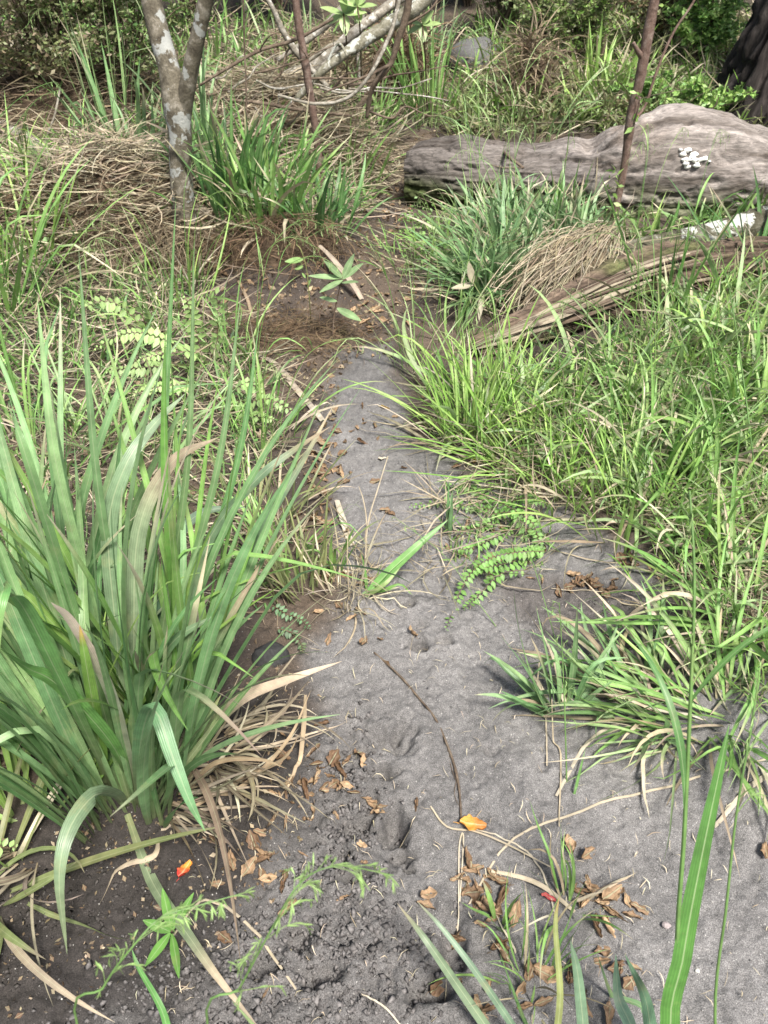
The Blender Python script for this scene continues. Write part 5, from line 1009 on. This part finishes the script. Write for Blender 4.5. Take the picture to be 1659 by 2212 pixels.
# crumbs of loosened sand and soil
m = MB()
for poly, n, s0, col in (([(560,1830),(700,1560),(800,1500),(880,1560),(900,1900),(1040,1960),(1010,2300),(300,2500),(-100,2300),(330,1950)], 14000, (.0012, .0078), (.115,.108,.106)), ([(1190,1230),(1440,1290),(1480,1440),(1330,1430),(1200,1380)], 1500, (.001, .004), (.11,.10,.095)),
      ([(880,1500),(1100,1300),(1750,1500),(1800,2300),(1000,2300),(1040,1960)], 9000, (.0008, .0022), (.22,.215,.21)),
      ([(735,760),(690,1000),(765,1290),(640,1390),(680,1560),(1300,1560),(1200,1085),(930,950),(865,860)], 5000, (.001, .0035), (.17,.165,.165)), ([(300,1680),(600,1450),(560,1880),(120,2230),(-300,2400),(-300,1900)], 3000, (.0015, .006), (.05,.045,.042))):
    x, y = ground_pts(poly, n); W_ = PP(poly); kp = RG.random(len(x)) < ss(-.01, .17, poly_sd(x, y, W_) + .05*vn(x*14, y*14)); x, y = x[kp], y[kp]; k = len(x); s = (s0[0] + (s0[1]-s0[0])*RG.random(k)**3)[:, None, None]
    c = np.stack([x, y, H(x, y)], 1)[:, None, :] + [0, 0, 0]
    d = np.array([[1, 0, 0], [0, 1, 0], [-1, 0, 0], [0, -1, 0], [0, 0, .8], [0, 0, -.5]], float)
    V = c + s*(d + .35*RG.standard_normal((k, 6, 3)))
    f = np.array([[0, 1, 4], [1, 2, 4], [2, 3, 4], [3, 0, 4], [1, 0, 5], [2, 1, 5], [3, 2, 5], [0, 3, 5]])
    m.add(V, None, np.repeat(np.array(col)*U(.6, 1.4, k)[:, None], 6, 0), None, (np.arange(k)[:, None, None]*6 + f).reshape(-1, 3))
tag(m.build("sand_crumbs", M_STONE, smooth=True), "loose crumbs of damp sand kicked up along the trodden path", kind="stuff")

# ------------------------------------------------------------------ fallen leaves on the path
ROLL, TONE = [], []
def leaf_variant(k):
    r = random.Random(k); m = MB(); nu, nv = 13, 9; L, w = 1.0, r.uniform(.38, .62)
    u, v = np.meshgrid(np.linspace(0, 1, nu), np.linspace(-1, 1, nv), indexing='ij')
    hw = w*.5*np.sin(np.pi*np.clip(u, .02, .98)**r.uniform(.6, 1.3))**.6*(1 + .7*fbm(u*6, np.sign(v)*3.0 + k, 0, k, 3))
    x = u*L - .5; y = v*hw; roll = r.choice([.6, 1.2, 2.6, 4.6, 6.0]) if k else .6; along = r.uniform(-.4, 1.6); ROLL.append(roll)
    a = v*roll*.5; rad_ = hw/(roll*.5); y2 = np.sin(a)*rad_; z = (1-np.cos(a))*rad_*.9
    z = z + along*.35*(u-.5)**2 + .26*fbm(u*3.5, v*2.5, 0, k+5, 3); y2 = y2 + .06*(u-.5)*r.uniform(-2, 2)
    bt = r.random(); TONE.append('dark brown' if bt < .33 else 'orange-brown' if bt < .66 else 'light tan'); base = lerp(np.array([.16,.095,.055]), np.array([.48,.33,.20]), bt)
    f = (fbm(u*6, v*6, 0, k+9, 3)*.9 + .5)[..., None]; c = base*(.6 + .7*np.clip(f, 0, 1)); c = c*(1 - .35*(np.abs(v) < .12)[..., None])
    i = np.arange(nu*nv).reshape(nu, nv); q = np.stack([i[:-1, :-1], i[1:, :-1], i[1:, 1:], i[:-1, 1:]], -1).reshape(-1, 4)
    m.add(np.stack([x, y2, z - z.min()], -1), q, c.reshape(-1, 3), np.stack([v*.5+.5, u], -1))
    tube(m, [(-.5, 0, .05), (-.62, .02, .06), (-.74, .0, .12)], [.018, .012], 4, base*.6, 5, cap=False)
    o = m.build("fallen_leaf", M_DEAD, None, (0, 0, 0)); me = o.data; bpy.data.objects.remove(o); return me
VAR = [leaf_variant(k) for k in range(16)]
LOOK = ['flat' if r_ < 1 else 'cupped' if r_ < 2 else 'curled' if r_ < 4 else 'rolled' if r_ < 5.5 else 'tightly rolled' for r_ in ROLL]
def put_leaf(px, py, size, k, label, group, flatness=.35, mesh=None, cat="leaf", rz=None, name="fallen_leaf"):
    p = at(px, py, 0); o = bpy.data.objects.new(name, mesh or VAR[k % 16]); sc.collection.objects.link(o)
    e = .02; sx = (gl(p[0]+e, p[1]) - gl(p[0]-e, p[1]))/(2*e); sy = (gl(p[0], p[1]+e) - gl(p[0], p[1]-e))/(2*e)
    o.location = (p[0], p[1], p[2] + .001 + size*.03); o.scale = (size, size, size)
    o.rotation_euler = (math.atan(sy)*.7 + R.gauss(0, flatness), -math.atan(sx)*.7 + R.gauss(0, flatness), R.uniform(0, 6.28) if rz is None else rz)
    tag(o, label, cat, group); return o
SEEN = set()
CL = [  # cluster label, group, centre x, y, spread x, y, count, size
 ("curled brown leaf beside the foreground clump's dead skirt", "leaves beside the dead skirt", 640, 1700, 55, 60, 18, .034),
 ("curled leaf clustered on the sand beside the hoof pits", "leaves left of the hoof pits", 725, 1650, 35, 30, 6, .042),
 ("rolled leaf in the path's hoof-marked hollow", "leaves in the hoof-marked hollow", 790, 1745, 45, 40, 6, .030),
 ("crumpled brown leaf on dark soil by the arching flower stem", "leaves on the dark soil", 550, 1860, 50, 45, 11, .034),
 ("orange-brown leaf in the drift below the bleached strip", "leaves in the upper left drift", 700, 1000, 35, 45, 22, .034),
 ("brown leaf in the drift at the dead tuft's upper side", "leaves above the dead tuft", 690, 1110, 40, 40, 16, .034),
 ("brown leaf caught round the dead tuft on the path edge", "leaves round the dead tuft", 720, 1240, 40, 40, 14, .03),
 ("curled brown leaf in the heap beneath the long straws", "leaves in the right heap", 1275, 1262, 50, 12, 12, .036),
 ("brown leaf scattered at the right sand patch's far end", "leaves at the sand patch's right end", 1390, 1230, 30, 30, 6, .032),
 ("brown leaf caught under the low creeping fern", "leaves under the creeping fern", 1060, 1190, 70, 35, 14, .028),
 ("dry leaf in the thick patch left of the bottom tuft", "leaves left of the bottom tuft", 1030, 1950, 45, 55, 20, .034),
 ("dry leaf in the patch right of the bottom tuft", "leaves right of the bottom tuft", 1270, 1960, 40, 50, 12, .036),
 ("brown leaf at the bottom edge among the fine grass", "leaves at the bottom edge", 1200, 2130, 110, 40, 18, .032),
 ("small leaf resting on open sand where the path narrows", "leaves on the narrow sand", 810, 950, 60, 70, 12, .03),
 ("brown leaf fallen on the shaded soil of the upper path", "leaves on the upper path", 800, 640, 60, 60, 24, .036),
 ("faded leaf on the bare patch left of the log's left end", "leaves by the log's end", 850, 440, 30, 50, 18, .04),
 ("small brown leaf under the grass where sand and grass meet", "leaves where sand meets grass", 1080, 985, 70, 20, 10, .028),
 ("tan leaf on the ground under the left bank's roots", "leaves under the bank", 560, 640, 80, 35, 12, .034)]
for lab, grp, cx, cy, sx, sy, n, sz in CL:
    for k in range(int(n*1.5)):
        q, sc_ = R.randint(0, 15), R.uniform(.6, 1.45); place = lab.split(' leaf ', 1)[1]
        word = ('small ' if sc_ < .98 else 'large ' if sc_ > 1.24 else '') + LOOK[q] + ' ' + TONE[q]
        lx_, ly_ = R.gauss(cx, sx*.95), R.gauss(cy, sy*.95); dx_, dy_ = (lx_-cx)/sx, (ly_-cy)/sy
        spot = ('upper ' if dy_ < -.35 else 'lower ' if dy_ > .35 else 'middle ') + ('left' if dx_ < -.35 else 'right' if dx_ > .35 else 'centre')
        lab_ = word + ' leaf, ' + spot + ', ' + place
        if len(lab_.split()) > 16 or lab_ in SEEN: lab_ = word.replace('large ', '').replace('small ', '') + ' leaf, ' + spot + ', ' + place
        if len(lab_.split()) > 16: lab_ = word + ' leaf ' + place
        SEEN.add(lab_); put_leaf(lx_, ly_, sz*sc_, q, lab_, grp)
for lab, px, py, sz, k in [
    ("lone reddish curled leaf at the lip of the deep hole in the sand", 890, 1370, .034, 3), ("curled leaf alone on the sand below the dead tuft", 760, 1340, .032, 5), ("upper of two leaves lying on sand left of the dark twig's tip", 712, 1385, .034, 7),
    ("pale brown leaf lying at the dark twig's upper end", 785, 1388, .04, 9), ("small leaf tip right beside the dark twig's upper end", 822, 1383, .02, 2), ("rolled leaf sticking out from the dead blades onto the sand", 695, 1568, .034, 4),
    ("narrow rolled leaf standing left of the bent straw tangle", 902, 1742, .03, 11), ("small star-shaped scrap on the dark twig", 836, 1437, .02, 6), ("crumpled dark leaf below the orange leaf on the sand", 1008, 1860, .045, 8),
    ("dark orange scrap on the grey lumps in the bottom centre", 740, 1945, .028, 10), ("leaf standing on edge right of the bottom tuft, alone on smooth sand", 1365, 1982, .034, 12), ("upright dry leaf beneath the slim flower stem", 1232, 1830, .045, 13),
    ("brown scrap on the soil near the bottom edge, centre", 572, 2150, .03, 14), ("rusty scrap among the lumps right of the five-leaved seedling", 490, 2030, .028, 15), ("maroon leaf at the right edge of the sand", 1650, 1845, .04, 1)]:
    put_leaf(px, py, sz, k, lab, "single leaves on the path")
def tinted(k, c1, c2):
    me = VAR[k].copy(); ca = me.color_attributes["col"]; n = len(me.vertices); co = np.zeros(n*3); me.vertices.foreach_get("co", co); co = co.reshape(-1, 3)
    f = ss(-.3, .3, co[:, :1] + .3*fbm(co[:, :1]*6, co[:, 1:2]*6, 0, 2, 2)); c = np.array(c1)*(1-f) + np.array(c2)*f
    ca.data.foreach_set("color", np.concatenate([c, np.ones((n, 1))], 1).astype(np.float32).ravel()); return me
put_leaf(1020, 1785, .052, 0, "broad flat orange-yellow leaf on the sand at the dark twig's lower end", None, .12, tinted(0, (.62,.30,.05), (.45,.18,.04)))
put_leaf(400, 1883, .038, 0, "red leaf with a yellow edge on the dark soil below the foreground clump", None, .25, tinted(0, (.62,.05,.04), (.70,.30,.05)), rz=1.2)
put_leaf(1362, 1008, .03, 0, "small dark dry leaf caught on the pale brown stalk", None, .3)
put_leaf(1024, 998, .030, 0, "small yellow leaf at the sand's right edge by the grass fan", None, .2, tinted(0, (.66,.42,.06), (.6,.36,.05)))
put_leaf(832, 882, .034, 0, "yellowish crumpled leaf standing where the path narrows", None, .4, tinted(4, (.60,.46,.18), (.5,.36,.14)))
put_leaf(826, 995, .026, 0, "small cream leaf scrap at the top of the thin pale stalk", None, .3, tinted(2, (.62,.55,.44), (.6,.52,.4)))
put_leaf(1182, 1945, .028, 0, "small crimson leaf inside the bottom tuft", None, .4, tinted(1, (.45,.06,.07), (.5,.08,.08)))
put_leaf(1600, 1035, .05, 0, "white withered leaf hanging in the grass at the right edge", None, .6, tinted(3, (.75,.76,.74), (.7,.72,.7)))
# stones
def stone(px, py, s, col, label, sink=.3):
    p = at(px, py); m = MB(); nu, nv = 20, 14; u, v = np.meshgrid(np.arange(nu)/nu*2*math.pi, np.linspace(0, math.pi, nv)); d = np.stack([np.cos(u)*np.sin(v), np.sin(u)*np.sin(v), np.cos(v)], -1)
    r = s*(1 + .35*fbm(d[..., 0]*1.5+px, d[..., 1]*1.5, d[..., 2]*1.5, 3, 3)); V = p + d*r[..., None]*[1, .8, .65] + [0, 0, s*(.65-sink)]
    i = np.arange(nv-1)[:, None]*nu; j = np.arange(nu)[None]; j2 = (j+1) % nu
    m.add(V, np.stack([i+j, i+nu+j, i+nu+j2, i+j2], -1).reshape(-1, 4), col); tag(m.build("stone", M_STONE, None, p), label, "stone")
stone(585, 1420, .045, (.035,.035,.035), "dark wet stone half buried at the path's edge beside the foreground clump", .75)
stone(1437, 2003, .008, (.30,.26,.26), "small round pinkish pebble on the smooth sand")
stone(1505, 2098, .004, (.5,.5,.45), "tiny white pebble beside the broad bright blade")
stone(432, 468, .045, (.42,.36,.29), "smooth tan stone at the forked tree's foot")
stone(1030, 140, .2, (.10,.10,.10), "grey rock beside the far path", .5)
